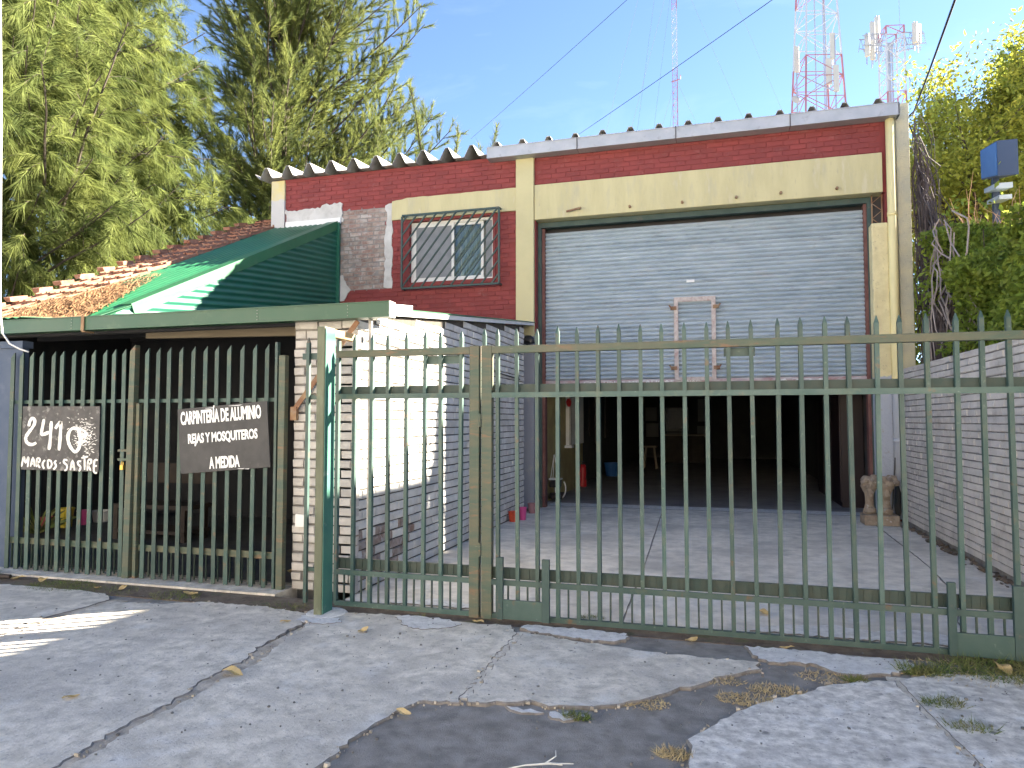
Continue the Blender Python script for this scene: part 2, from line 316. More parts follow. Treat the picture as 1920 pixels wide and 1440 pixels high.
M['needle_a'] = pmat('casuarina_needle', (0.075,0.110,0.036), (0.235,0.265,0.078), 1.2, 0.75, rnd=0.3, trans=0.52, spec=0.15, contrast=0.8)
M['needle_b'] = pmat('conifer_needle', (0.066,0.098,0.036), (0.225,0.245,0.07), 1.3, 0.75, rnd=0.3, trans=0.50, spec=0.15, contrast=0.8)
M['leaf_yellow'] = pmat('autumn_leaf', (0.40,0.36,0.045), (0.20,0.275,0.055), 0.7, 0.6, rnd=0.25, trans=0.5, spec=0.3, contrast=0.9)
M['leaf_green'] = pmat('hedge_leaf', (0.16,0.25,0.035), (0.32,0.37,0.06), 1.2, 0.55, rnd=0.35, trans=0.55, spec=0.4, contrast=0.8)
M['grass'] = pmat('grass_blade', (0.10,0.15,0.03), (0.20,0.19,0.07), 5, 0.8, rnd=0.25, trans=0.3)
M['dry_grass'] = pmat('dry_grass_blade', (0.42,0.34,0.19), (0.34,0.27,0.15), 6, 0.9, rnd=0.2)
M['fallen'] = pmat('fallen_leaf_tan', (0.50,0.34,0.12), (0.58,0.42,0.20), 20, 0.8, rnd=0.15)
M['white_wall'] = pmat('white_house_wall', (0.78,0.74,0.66), (0.74,0.70,0.62), 0.6, 0.9)
M['house_plaster'] = pmat('house_plaster', (0.50,0.47,0.42), (0.44,0.41,0.37), 1.0, 0.9)
M['curtain'] = pmat('curtain', (0.34,0.35,0.37), (0.27,0.28,0.30), 3, 0.9, stretch=(14,1,0.2))
M['insect_screen'] = pmat('insect_screen', (0.20,0.21,0.23), (0.26,0.27,0.29), 4, 0.8)
M['red_dark'] = pmat('dark_red_metal', (0.014,0.004,0.006), rough=0.5)

def glassmat():
    m = bpy.data.materials.new('window_glass'); m.use_nodes = True; t = m.node_tree; N = t.nodes; L = t.links
    N.remove(N['Principled BSDF']); gl = N.new('ShaderNodeBsdfGlossy'); gl.inputs['Roughness'].default_value = 0.03
    tr = N.new('ShaderNodeBsdfTransparent'); tr.inputs[0].default_value = (0.80,0.86,0.80,1)
    fr = N.new('ShaderNodeFresnel'); fr.inputs[0].default_value = 1.6
    ad = N.new('ShaderNodeMath'); ad.operation = 'ADD'; ad.inputs[1].default_value = 0.0; L.new(fr.outputs[0], ad.inputs[0])
    ms = N.new('ShaderNodeMixShader'); L.new(ad.outputs[0], ms.inputs[0]); L.new(tr.outputs[0], ms.inputs[1]); L.new(gl.outputs[0], ms.inputs[2])
    L.new(ms.outputs[0], N['Material Output'].inputs[0]); return m
M['glass'] = glassmat()

# ---------------------------------------------------------------- bricks
def unit_brick(seed):
    r = random.Random(seed); V = []
    def j(a): return r.uniform(-a, a)
    # x: along wall -.5...5, y: -.5 (front) .. .5 (back), z: -.5...5
    for y, s in ((0.5, 0.5), (-0.30, 0.5), (-0.5, 0.5)):
        for sx, sz in ((-1,-1),(1,-1),(1,1),(-1,1)):
            if y == -0.5: V.append((sx*(0.485+j(.012)), y+j(.10), sz*(0.43+j(.04))))
            else: V.append((sx*(s+(j(.008) if y<0 else 0)), y, sz*(s+(j(.03) if y<0 else 0))))
    F = [(0,1,2,3)]
    for b in (0, 4):
        for k in range(4): F.append((b+k, b+(k+1)%4, b+4+(k+1)%4, b+4+k))
    F.append((11,10,9,8))
    return V, [f[::-1] for f in F]
UB = [unit_brick(100 + i) for i in range(5)]
_ub_mesh = {}
def ub_mesh(k, mat):
    key = (k, mat.name)
    if key not in _ub_mesh:
        me = mesh_np('brick', UB[k][0], UB[k][1], mat)
        bm = bmesh.new(); bm.from_mesh(me); bmesh.ops.recalc_face_normals(bm, faces=bm.faces); bm.to_mesh(me); bm.free()
        _ub_mesh[key] = me
    return _ub_mesh[key]
CAMP = Vector((0, 0, 1.5)); CY, SY = math.cos(R(16.1)), math.sin(R(16.1))
def inview(p):
    x, y, z = p[0], p[1], p[2] - 1.5
    f = -x*SY + y*CY; r = x*CY + y*SY
    return f > 0.3 and abs(r/f) < 0.75 and -0.52 < (z/f - 0.051) < 0.58
def layout(origin, u, n, L, H, course, blen, joint, proud, classify, jit=0.0, back=0.04, off=0.0, tilt=0.0):
    """running-bond bricks; classify(uc, vc) gives a material or None"""
    out = []; o = Vector(origin); u = Vector(u); n = Vector(n)
    for c in range(int(round(H / course))):
        v = (c + 0.5) * course; s = -blen * (0.5 if c % 2 else 0.0) - off
        while s < L:
            l = blen * random.uniform(0.97, 1.03)
            a = max(s, 0); b = min(s + l, L); s += l
            if b - a < 0.05: continue
            uc = (a + b) / 2; mt = classify(uc, v)
            if mt is None: continue
            d = proud + random.uniform(-jit, jit)
            ctr = o + u * uc + Vector((0, 0, v + random.uniform(-jit, jit)*0.4)) + n * (d/2 - back/2)
            out.append((ctr, (b - a - joint, d + back, course - joint), u, mt, random.randrange(5), random.uniform(-jit, jit)*0.6))
    return out
def emit(root, bricks, cap=300, name='brick'):
    def score(b):
        p = b[0]; return (0 if inview(p) else 1, (p - CAMP).length)
    bricks = sorted(bricks, key=score)
    for b in bricks[:cap]:
        ang = math.atan2(b[2].y, b[2].x)
        link(name, ub_mesh(b[4], b[3]), root, loc=b[0], scale=b[1], rot=(0, 0, ang))
    rest = {}
    for b in bricks[cap:]: rest.setdefault(b[3].name, []).append(b)
    if bricks[cap:]:
        mats = []; V = []; F = []; mi = []
        for mn, bl in rest.items():
            mats.append(bl[0][3])
            for b in bl:
                uV, uF = UB[b[4]]; u = b[2]; nn = Vector((-u.y, u.x, 0)); base = len(V)
                for (x, y, z) in uV:
                    p = b[0] + u*(x*b[1][0]) + nn*(y*b[1][1]) + Vector((0,0,z*b[1][2])); V.append(tuple(p))
                F += [tuple(i + base for i in f) for f in uF]; mi += [len(mats)-1]*len(uF)
        me = bpy.data.meshes.new('small_bricks'); me.from_pydata(V, [], F)
        for m in mats: me.materials.append(m)
        me.polygons.foreach_set('material_index', np.array(mi, np.int32))
        bm = bmesh.new(); bm.from_mesh(me); bmesh.ops.recalc_face_normals(bm, faces=bm.faces); bm.to_mesh(me); bm.free()
        kind(link(name + '_field', me, root), 'stuff')

def ragged(poly, amp, step, closed=True, seed=1):
    r = random.Random(seed); out = []; n = len(poly)
    for i in range(n):
        a = Vector((*poly[i], 0)); b = Vector((*poly[(i+1) % n], 0)); d = b - a; L = d.length
        k = max(1, int(L / step)); nn = Vector((-d.y, d.x, 0)).normalized() if L > 0 else Vector((0,0,0))
        for q in range(k):
            p = a + d*(q/k) + nn*(r.uniform(-amp, amp)); out.append((p.x, p.y))
    return out

M['joint_fill'] = pmat('joint_fill', (0.58,0.51,0.41), (0.27,0.235,0.19), 5, 0.95, 0.012, 50, contrast=0.5, dirt=[((0.30,0.27,0.24), 12, 0.55, 0.68, 0.6)])
# ---------------------------------------------------------------- ground and pavement
def sheet(name, a, b, z, mat):
    me = mesh_np(name, [(a[0],a[1],z),(b[0],a[1],z),(b[0],b[1],z),(a[0],b[1],z)], [(0,1,2,3)], mat)
    return kind(link(name, me), 'structure')
sheet('ground', (-400,-300), (400,600), -0.16, M['earth'])
sheet('road', (-300,-8.5), (300,-2.2), -0.14, M['road'])
kind(MB().box((-60,-2.2,-0.4),(60,-2.0,-0.02)).build('kerb', M['concrete']), 'structure')
pav = kind(MB().box((-14,-2.0,-0.5),(9,5.32,-0.016)).build('pavement', M['asphalt']), 'structure')
def slab(name, poly, top, mat, parent, amp=0.012, step=0.05, seed=1, th=0.08, edge=0.007):
    pts = ragged(poly, amp, step, seed=seed); n = len(pts); r = random.Random(seed)
    c = Vector((sum(p[0] for p in pts)/n, sum(p[1] for p in pts)/n))
    V = [(x, y, top - th) for x, y in pts] + [(x, y, top - edge) for x, y in pts]
    # inner ring: shrink towards the inside along the local normal
    area = sum(pts[i][0]*pts[(i+1)%n][1] - pts[(i+1)%n][0]*pts[i][1] for i in range(n))
    sg = 1 if area > 0 else -1
    for i in range(n):
        a = Vector(pts[i-2]); b = Vector(pts[(i+2) % n]); d = (b - a).normalized(); nn = Vector((-d.y, d.x))*sg
        q = Vector(pts[i]) + nn*edge*r.uniform(0.7, 1.6); V.append((q.x, q.y, top + r.uniform(-0.001, 0.001)))
    F = []
    for k in (0, n):
        for i in range(n): F.append((k+i, k+(i+1)%n, k+n+(i+1)%n, k+n+i))
    F.append(tuple(range(2*n, 3*n)))
    if sg < 0: F = [f[::-1] for f in F]
    me = mesh_np(name, V, F, mat); me.materials.append(M['edge_dirt'])
    me.polygons.foreach_set('material_index', np.array([1]*(2*n if edge < 0.02 else n) + [0]*(len(F)-(2*n if edge < 0.02 else n)), np.int32))
    return link(name, me, parent)
SL = dict(
 A=[(-4.89,3.87),(-4.88,3.95),(-4.95,4.18),(-4.93,4.45),(-4.90,4.66),(-4.91,4.87),(-5.11,5.02),(-5.44,5.06),(-6.00,5.07),(-7.6,4.98),(-9.5,4.9),(-9.5,-1.95),(-4.9,-1.95),(-4.91,2.0)],
 C=[(-4.84,4.80),(-4.83,4.56),(-4.84,4.28),(-4.80,3.98),(-4.80,3.79),(-4.83,3.19),(-4.84,2.16),(-4.83,-1.95),(-2.785,-1.95),(-2.785,2.5),(-2.80,2.72),(-2.81,2.95),(-2.80,3.19),(-2.835,3.38),(-2.885,3.64),(-2.85,3.88),(-2.92,4.04),(-2.96,4.42),(-2.96,4.66),(-3.07,4.95),(-3.51,5.03),(-4.12,5.02),(-4.32,4.89)],
 B=[(-2.97,4.83),(-2.90,4.54),(-2.86,4.22),(-2.80,4.01),(-2.76,3.81),(-2.79,3.56),(-2.76,3.31),(-2.76,3.14),(-2.77,2.91),(-2.73,2.69),(-2.74,2.33),(-2.74,-1.95),(-1.72,-1.95),(-1.70,2.79),(-1.68,2.89),(-1.67,3.07),(-1.64,3.24),(-1.61,3.41),(-1.57,3.56),(-1.52,3.61),(-1.34,3.63),(-1.36,3.76),(-1.355,4.01),(-1.365,4.22),(-1.375,4.51),(-1.37,4.87),(-1.47,5.09),(-1.71,5.07),(-2.42,5.11),(-2.85,5.05)],
 D=[(-1.345,4.93),(-1.34,4.52),(-1.34,4.25),(-1.325,4.04),(-1.32,3.77),(-1.30,3.64),(-1.10,3.70),(-0.99,3.74),(-0.87,3.71),(-0.71,3.75),(-0.60,3.78),(-0.49,3.84),(-0.39,3.96),(-0.29,4.08),(-0.22,4.17),(-0.12,4.23),(-0.02,4.38),(0.12,4.51),(0.22,4.60),(0.23,4.72),(0.14,4.75),(-0.07,4.73),(-0.33,4.74),(-0.68,4.80),(-1.02,4.85),(-1.22,4.91)])
slab('pavement_slab', SL['A'], 0.0, M['concrete'], pav, seed=2)
slab('pavement_slab', SL['C'], 0.003, M['concrete'], pav, seed=3, amp=0.02, step=0.035)
slab('pavement_slab', SL['B'], 0.0, M['concrete'], pav, seed=4, amp=0.016, step=0.035)
slab('pavement_slab', SL['D'], 0.004, M['concrete'], pav, seed=5, amp=0.016)
E1=[(0.72,4.54),(0.60,4.46),(0.42,4.27),(0.24,4.13),(0.11,3.97),(-0.01,3.79),(-0.09,3.65),(-0.15,3.52),(-0.15,3.39),(-0.13,3.21),(-0.12,2.2),(-0.12,-1.95),(1.10,-1.95),(1.095,2.9),(1.07,3.6),(1.00,4.2),(0.965,4.64)]
E2=[(0.985,4.645),(1.015,4.2),(1.085,3.6),(1.11,2.9),(1.115,-1.95),(8,-1.95),(8,4.9),(2.44,4.95),(1.71,4.92),(1.21,4.83)]
slab('pavement_slab', E1, 0.002, M['concrete_worn'], pav, seed=6, amp=0.016)
slab('pavement_slab', E2, -0.001, M['concrete_worn'], pav, seed=7, amp=0.004)
for i, (pl, z) in enumerate([([(-2.38,5.03),(-2.31,5.11),(-2.02,5.10),(-1.86,5.03),(-1.82,4.98),(-1.92,4.85),(-2.03,4.79),(-2.19,4.81)], 0.004),
     ([(-1.40,5.02),(-1.36,5.12),(-1.08,5.12),(-0.80,5.11),(-0.62,5.09),(-0.61,4.99),(-0.69,4.88),(-0.80,4.87),(-1.03,4.91),(-1.22,4.94)], 0.006),
     ([(0.15,5.04),(0.30,5.06),(0.56,5.05),(0.87,5.01),(1.12,5.04),(1.14,4.90),(1.02,4.76),(0.77,4.66),(0.66,4.66),(0.56,4.79),(0.41,4.79),(0.28,4.75),(0.19,4.87)], 0.004),
     ([(-1.10,3.66),(-0.96,3.68),(-0.88,3.65),(-0.92,3.61),(-1.03,3.61)], -0.007), ([(-0.86,3.66),(-0.67,3.70),(-0.65,3.66),(-0.76,3.58),(-0.82,3.60)], -0.006),
     ([(-3.10,4.88),(-2.78,4.90),(-2.70,4.80),(-2.84,4.70),(-3.06,4.74)], 0.004)]):
    slab('mortar_patch', pl, z, M['concrete_light'], pav, seed=20+i, amp=0.018, step=0.03, edge=0.006)
for x0, x1, y0, y1, zt_, mt in ((-4.93,-4.76,-1.9,4.9,-0.006,'joint_fill'), (-2.93,-2.70,-1.9,4.95,-0.004,'joint_fill'), (-1.385,-1.29,3.70,4.95,-0.003,'concrete'), (0.93,1.15,-1.9,4.7,-0.004,'concrete')):
    MB().box((x0,y0,-0.1),(x1,y1,zt_)).build('joint_filling', M[mt], pav)
# soil strip in front of the porch gate, with a low kerb under the gate
kind(MB().box((-9.5,5.02,-0.1),(-3.0,5.36,-0.006)).build('soil_strip', M['soil']), 'structure')
kind(MB().box((-9.5,5.36,-0.1),(-3.66,5.70,0.012)).build('gate_threshold', M['concrete']), 'structure')
kind(MB().box((-3.0,5.10,-0.1),(2.6,5.345,-0.012)).build('gate_track_strip', M['soil']), 'structure')
# driveway in three pours
dr = kind(MB().box((-3.05,5.35,-0.3),(2.62,12.75,-0.010)).build('driveway', M['joint_fill']), 'structure')
j1 = [(-0.90,12.74),(-0.86,11.0),(-0.80,9.24),(-0.76,8.0),(-0.73,7.14),(-0.72,6.35),(-0.70,5.36)]
j2 = [(2.18,12.74),(2.14,10.77),(2.10,9.3),(2.07,8.34),(1.95,7.0),(1.7,6.1),(1.6,5.36)]
slab('driveway_slab', [(-3.02,5.36)] + [(x-0.003,y) for x,y in j1[::-1]] + [(-3.02,12.74)], 0.0, M['driveway'], dr, 0.003, 0.12, seed=31, edge=0.004)
slab('driveway_slab', [(x+0.003,y) for x,y in j1[::-1]] + [(x-0.003,y) for x,y in j2], 0.0, M['driveway'], dr, 0.003, 0.12, seed=32, edge=0.004)
slab('driveway_slab', [(x+0.004,y) for x,y in j2[::-1]] + [(2.60,12.74),(2.60,5.36)], -0.001, M['driveway'], dr, 0.004, 0.12, seed=33, edge=0.006)
for i, pl in enumerate([[(0.2,5.40),(0.9,5.38),(1.6,5.42),(1.62,5.62),(1.3,5.74),(1.05,5.62),(0.8,5.70),(0.35,5.58)], [(-2.6,5.40),(-1.9,5.40),(-1.95,5.52),(-2.3,5.62)]]):
    slab('mortar_patch', pl, 0.010, M['concrete_light'], dr, seed=40+i, amp=0.02, step=0.04, edge=0.004)
slab('threshold_strip', [(-2.9,12.30),(2.3,12.30),(2.3,12.74),(-2.9,12.74)], 0.006, M['concrete_light'], dr, 0.02, 0.1, seed=44, edge=0.006)
# earth and loose rubble along the foot of the right-hand wall
MBs = MB(); rr = random.Random(5)
for i in range(150):
    y = rr.uniform(6.2, 11.2); x = 2.60 - abs(rr.gauss(0, 0.05)) - 0.01; s = rr.uniform(0.015, 0.045)
    V = [(x + rr.uniform(-s, s)*1.2, y + rr.uniform(-s, s)*1.6, max(0.0, rr.uniform(-0.3, 1)*s)) for _ in range(8)]
    bm = bmesh.new(); [bm.verts.new(v) for v in V]; res = bmesh.ops.convex_hull(bm, input=bm.verts)
    bm.verts.ensure_lookup_table(); bm.verts.index_update(); MBs.add([v.co[:] for v in bm.verts], [[v.index for v in f.verts] for f in bm.faces]); bm.free()
rb = MBs.build('rubble', M['soil']); kind(rb, 'stuff'); tag(rb, 'brown earth and rubble along the foot of the right boundary wall', 'rubble')

# ---------------------------------------------------------------- warehouse
YF = 11.8
WH = thing('warehouse', 'red and yellow brick warehouse with wide roller shutter and corrugated roof', 'building', (0, YF, 0))
wb = MB()
zt = 6.14
yb = YF + 0.014
wb.box((-8.24, yb, 0), (-5.40, YF+0.25, zt)); wb.box((-5.40, yb, 0), (-3.72, YF+0.25, 3.97)); wb.box((-5.40, yb, 5.14), (-3.72, YF+0.25, zt))
wb.box((-3.72, yb, 0), (-2.98, YF+0.25, zt)); wb.box((-2.98, yb, 5.0), (2.30, YF+0.25, zt)); wb.box((2.50, yb, 0), (2.82, YF+0.25, zt)); wb.box((2.30, yb, 4.97), (2.50, YF+0.25, zt))
wb.build('wall', M['red_mortar'], WH)
sw = MB(); sw.box((2.60, YF+0.25, 0), (2.83, 30, 6.1)); sw.box((-8.24, YF+0.25, 0), (-8.02, 30, 6.1)); sw.box((-8.02, 29.8, 0), (2.60, 30, 6.1))
sw.build('side_wall', M['house_plaster'], WH)
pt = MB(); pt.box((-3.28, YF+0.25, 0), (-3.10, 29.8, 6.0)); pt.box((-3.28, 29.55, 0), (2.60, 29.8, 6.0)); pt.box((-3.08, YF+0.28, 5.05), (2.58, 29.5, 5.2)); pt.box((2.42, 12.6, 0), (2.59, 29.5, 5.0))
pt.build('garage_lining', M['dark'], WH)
MB().box((-3.1, 12.76, -0.2), (2.6, 29.5, 0.004)).build('garage_floor', M['garage_floor'], WH)
bricks = []
def cls(u, v):
    x = -7.97 + u; z = 3.18 + v
    if -3.33 < x < -2.99: return None
    if x > -3.0:
        return M['red_brick'] if z > 5.585 else None
    if z > 5.545: return M['red_brick']
    if z > 5.165 and x > -5.66: return None
    if -5.43 < x < -3.66 and 3.93 < z < 5.18: return None
    if x < -5.73:
        if z > 5.45: return M['red_brick']
        if x < -6.82: return None
        return M['bare_brick'] if z > 3.92 else M['red_brick']
    return M['red_brick']
bricks += layout((-7.97, yb, 3.18), (1,0,0), (0,-1,0), 10.42, 2.95, 0.0832, 0.25, 0.010, 0.008, cls, 0.002)
emit(WH, bricks)
bmn = MB().box((-6.84, yb-0.004, 3.90), (-5.70, yb+0.02, 5.47)); bmn.build('bare_mortar_bed', M['bare_mortar'], WH)
def panel(name, poly, y0, y1, mat, parent, amp=0.02, step=0.06, seed=1):
    pts = ragged(poly, amp, step, seed=seed)
    return MB().prism(pts, 'y', y0, y1).build(name, mat, parent)
panel('plaster_patch', [(-7.95,5.22),(-6.72,5.22),(-6.72,5.60),(-6.95,5.60),(-7.3,5.53),(-7.7,5.53),(-7.95,5.56)], YF-0.022, YF+0.01, M['plaster'], WH, 0.03, 0.05, 3)
panel('plaster_patch', [(-5.86,3.95),(-5.70,3.92),(-5.69,5.50),(-5.84,5.46),(-5.80,5.2),(-5.86,4.9),(-5.83,4.4)], YF-0.012, YF+0.01, M['plaster'], WH, 0.02, 0.06, 4)
panel('plaster_patch', [(-6.86,3.70),(-6.66,3.72),(-6.55,3.92),(-6.70,4.2),(-6.86,4.2)], YF-0.012, YF+0.01, M['plaster'], WH, 0.02, 0.06, 5)
panel('lintel', [(-5.70,5.17),(-3.32,5.155),(-3.32,5.56),(-5.40,5.56),(-5.50,5.54),(-5.70,5.52)], YF-0.03, YF+0.01, M['yellow'], WH, 0.006, 0.1, 6)
MB().box((-8.26, YF-0.03, 0), (-7.97, YF+0.24, 6.13)).build('pier', M['pier'], WH)
MB().box((-3.32, YF-0.06, 0), (-3.00, YF+0.20, 6.12)).build('pilaster', M['yellow_split'], WH, bevel=0.006)
MB().box((-2.995, YF-0.035, 4.965), (2.465, YF+0.23, 5.575)).build('beam', M['yellow'], WH, bevel=0.008)
MB().box((2.29, YF-0.05, 0), (2.52, YF+0.24, 4.49)).build('column', M['yellow_rough'], WH, bevel=0.02)
MB().box((2.655, YF-0.05, 0), (2.84, YF+0.24, 6.30)).build('corner_pilaster', M['cream_plaster'], WH, bevel=0.01)
MB().tube([(2.575, YF-0.075, 0.05), (2.575, YF-0.075, 6.16)], 0.066, 14).build('downpipe', M['yellow_pipe'], WH, smooth=True)
for z in (1.2, 2.02, 4.6): MB().lathe((2.575, YF-0.075, z), [(0.0665,-0.03),(0.073,-0.03),(0.073,0.03),(0.0665,0.03)], 14).build('pipe_collar', M['yellow_pipe'], WH, smooth=True)
# lattice column behind the small gap beside the shutter
lt = MB()
for x in (2.335, 2.475): lt.obox((x, YF+0.12, 4.47), (x, YF+0.12, 4.97), (0,1,0), 0.018, 0.018)
for k in range(4):
    z = 4.48 + k*0.12; a, b = (2.335, 2.475) if k % 2 else (2.475, 2.335)
    lt.obox((a, YF+0.12, z), (b, YF+0.12, z+0.12), (0,1,0), 0.010, 0.010)
lt.build('lattice_strut', M['rust'], WH)
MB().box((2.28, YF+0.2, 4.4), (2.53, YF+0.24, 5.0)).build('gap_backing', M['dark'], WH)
# anchor bolts left in the beam
for x, z in ((-1.35,5.05),(-0.5,5.05),(0.34,5.06),(1.01,5.07),(1.82,5.07)):
    MB().tube([(x, YF-0.03, z), (x, YF-0.09, z)], 0.022, 8).build('anchor_bolt', M['rust'], WH)
bk = MB(); bk.obox((-2.42, YF-0.08, 5.05), (-2.16, YF-0.10, 5.09), (0,0,1), 0.02, 0.03); bk.tube([(-2.2,YF-0.03,5.085),(-2.2,YF-0.12,5.085)], 0.014, 8); bk.build('bracket', M['rust'], WH)
# roof: corrugated fibre cement, seen end-on along the front edge
pk = -7.82 - 0.4; pitch = 0.4655; prof = []
x = pk - pitch
def roof_profile(x0, n):
    P = []
    for k in range(n):
        c = x0 + k*pitch
        P += [(c-0.135, 0.0), (c-0.030, 0.205), (c+0.030, 0.205), (c+0.135, 0.0)]
    return P
ns = 24; first = -8.30
for k in range(0, ns, 2):
    P = roof_profile(first + k*pitch, 2)
    P = [(first + k*pitch - pitch/2 - 0.01, 0.0 if k else 0.10)] + P + [(first + (k+1)*pitch + pitch/2 + 0.01, 0.0)]
    if P[-1][0] > 2.86: P[-1] = (2.86, 0.0)
    lift = 0.004*(k//2 % 2)
    V = []; F = []; n = len(P)
    for (yy, zz) in ((YF-0.16, 6.146), (30.2, 7.75)):
        for t in (0.0, 0.012):
            V += [(px, yy, zz + pz + t + lift) for px, pz in P]
    for i in range(n-1):
        F += [(i, i+1, n*2+i+1, n*2+i), (n+i, 3*n+i, 3*n+i+1, n+i+1), (i, n+i, n+i+1, i+1), (2*n+i, 2*n+i+1, 3*n+i+1, 3*n+i)]
    link('roof_sheet', mesh_np('roof_sheet', V, F, M['fibro']), WH)
MB().box((-8.24, YF-0.004, 6.08), (-3.8, YF+0.2, 6.145)).build('wall_plate', M['red_mortar'], WH)
g0 = [-3.80, -2.20, -0.58, 1.15, 2.68]
for a, b in zip(g0[:-1], g0[1:]):
    g = MB(); g.box((a+0.004, YF-0.24, 6.050), (b-0.004, YF-0.232, 6.245)); g.box((a+0.004, YF-0.232, 6.050), (b-0.004, YF-0.03, 6.058)); g.box((a+0.004, YF-0.25, 6.233), (b-0.004, YF-0.24, 6.247))
    g.box((a+0.004, YF-0.25, 6.050), (b-0.004, YF-0.24, 6.062))
    g.build('gutter_section', M['gutter_grey'], WH)
for xx in g0[1:-1]: MB().box((xx-0.006, YF-0.256, 6.048), (xx+0.006, YF-0.236, 6.248)).build('gutter_joint', M['dark'], WH)
MB().box((2.66, YF-0.24, 6.05), (2.68, YF-0.03, 6.235)).build('gutter_end', M['gutter_grey'], WH)
# window with sliding sashes, and the grille in front of it
WX0, WX1, WZ0, WZ1, WY = -5.36, -3.76, 4.00, 5.12, YF+0.10
wf = MB(); f = 0.045
wf.box((WX0, WY, WZ0), (WX1, WY+0.07, WZ0+f)); wf.box((WX0, WY, WZ1-f), (WX1, WY+0.07, WZ1)); wf.box((WX0, WY, WZ0+f), (WX0+f, WY+0.07, WZ1-f)); wf.box((WX1-f, WY, WZ0+f), (WX1, WY+0.07, WZ1-f))
win = wf.build('window', M['white_paint'], WH)
rv = MB(); rv.box((-5.41, YF-0.002, 3.96), (WX0, YF+0.2, 5.15)); rv.box((WX1, YF-0.002, 3.96), (-3.71, YF+0.2, 5.15)); rv.box((WX0, YF-0.002, 3.93), (WX1, YF+0.2, WZ0)); rv.box((WX0, YF-0.002, WZ1), (WX1, YF+0.2, 5.16))
rv.build('window_reveal', M['red_brick'], WH)
mid = -4.56
for a, b, y in ((WX0+f, mid+0.03, WY+0.012), (mid-0.03, WX1-f-0.17, WY+0.04)):
    s = MB(); q = 0.05
    s.box((a, y, WZ0+f), (a+q, y+0.025, WZ1-f)); s.box((b-q, y, WZ0+f), (b, y+0.025, WZ1-f)); s.box((a+q, y, WZ0+f), (b-q, y+0.025, WZ0+f+q)); s.box((a+q, y, WZ1-f-q), (b-q, y+0.025, WZ1-f))
    s.build('sash', M['white_paint'], win)
    MB().box((a+q, y+0.010, WZ0+f+q), (b-q, y+0.014, WZ1-f-q)).build('pane', M['glass'], win)
MB().box((WX0+f+0.05, WY+0.0055, WZ0+f+0.05), (mid-0.02, WY+0.0085, WZ1-f-0.05)).build('insect_screen', M['insect_screen'], win)
MB().box((WX1-f-0.12, WY+0.0295, WZ0+f), (WX1-f, WY+0.033, WZ1-f)).build('insect_screen', M['insect_screen'], win)
cu = MB()
for k in range(32):
    a = -5.3 + k*0.048; cu.add([(a, YF+0.30+0.02*(k%2), 3.98), (a+0.048, YF+0.30+0.02*((k+1)%2), 3.98), (a+0.048, YF+0.30+0.02*((k+1)%2), 5.13), (a, YF+0.30+0.02*(k%2), 5.13)], [(0,1,2,3)])
cu.build('curtain', M['curtain'], WH)
MB().box((-5.6, YF+1.2, 3.6), (-3.5, YF+1.3, 5.6)).build('room_wall', M['curtain'], WH)
GX0, GX1, GZ0, GZ1, GY = -5.44, -3.60, 3.87, 5.20, YF-0.14
gm = MB()
for z in (GZ0, GZ1): gm.box((GX0, GY-0.016, z-0.016), (GX1, GY+0.016, z+0.016))
for x in (GX0, GX1): gm.box((x-0.016, GY-0.016, GZ0+0.016), (x+0.016, GY+0.016, GZ1-0.016))
for x in (GX0, GX1):
    for z in (GZ0, GZ1): gm.box((x-0.012, GY+0.016, z-0.012), (x+0.012, YF+0.02, z+0.012))
gr = gm.build('window_grille', M['frame_green'], WH)
sl_ = 1.25; stp = 0.19; k = -8
def clip(x0):
    a = (x0, GZ0); H = GZ1 - GZ0
    pts = []
    t0 = max(0, (GX0 - x0)*sl_); t1 = min(H, (GX1 - x0)*sl_)
    if t1 - t0 < 0.06: return None
    return (x0 + t0/sl_, GZ0 + t0), (x0 + t1/sl_, GZ0 + t1)
x0 = GX0 - (GZ1-GZ0)/sl_ + 0.1
while x0 < GX1:
    c = clip(x0)
    if c: MB().obox((c[0][0], GY, c[0][1]), (c[1][0], GY, c[1][1]), (0,1,0), 0.024, 0.024).build('grille_bar', M['frame_green'], gr)
    x0 += stp
# roller shutter
fr = MB(); fr.box((-3.00, YF+0.16, 0), (-2.915, YF+0.30, 4.955)); fr.box((2.275, YF+0.16, 0), (2.345, YF+0.30, 4.955)); fr.box((-2.915, YF+0.16, 4.865), (2.275, YF+0.30, 4.955))
SH = fr.build('shutter_frame', M['frame_green'], WH)
for q_ in (((-2.915, YF+0.20, 0), (-2.865, YF+0.36, 4.86)), ((2.23, YF+0.20, 0), (2.275, YF+0.36, 4.86))): MB().box(*q_).build('shutter_guide', M['guide_red'], SH)
NS = 36; z0s, z1s = 2.185, 4.80; hs = (z1s - z0s)/NS
cs = [(0.026,0.0),(0.022,0.10),(0.004,0.22),(-0.014,0.38),(-0.020,0.55),(-0.012,0.75),(0.006,0.92),(0.026,1.0)]
V = []; F = []
xs = np.linspace(-2.865, 2.23, 9); nx = len(xs)
for i, xx in enumerate(xs):
    for y, zz in cs: V.append((xx, y + 0.003*math.sin(i*1.7), zz*hs))
nc = len(cs)
for i in range(nx-1):
    for k in range(nc-1): F.append((i*nc+k, (i+1)*nc+k, (i+1)*nc+k+1, i*nc+k+1))
slm = mesh_np('slat', V, F, M['galv'])
for i in range(NS): link('slat', slm, SH, loc=(0, YF+0.275 + random.uniform(-0.002, 0.002), z0s + i*hs), rot=(random.uniform(-0.05,0.05), random.uniform(-0.0006,0.0006), 0))
M['rail_pink'] = pmat('worn_red_rail', (0.34,0.24,0.25), (0.46,0.44,0.46), 5, 0.7, dirt=[((0.26,0.10,0.10), 4, 0.55, 0.66, 0.8)], stretch=(1,1,4))
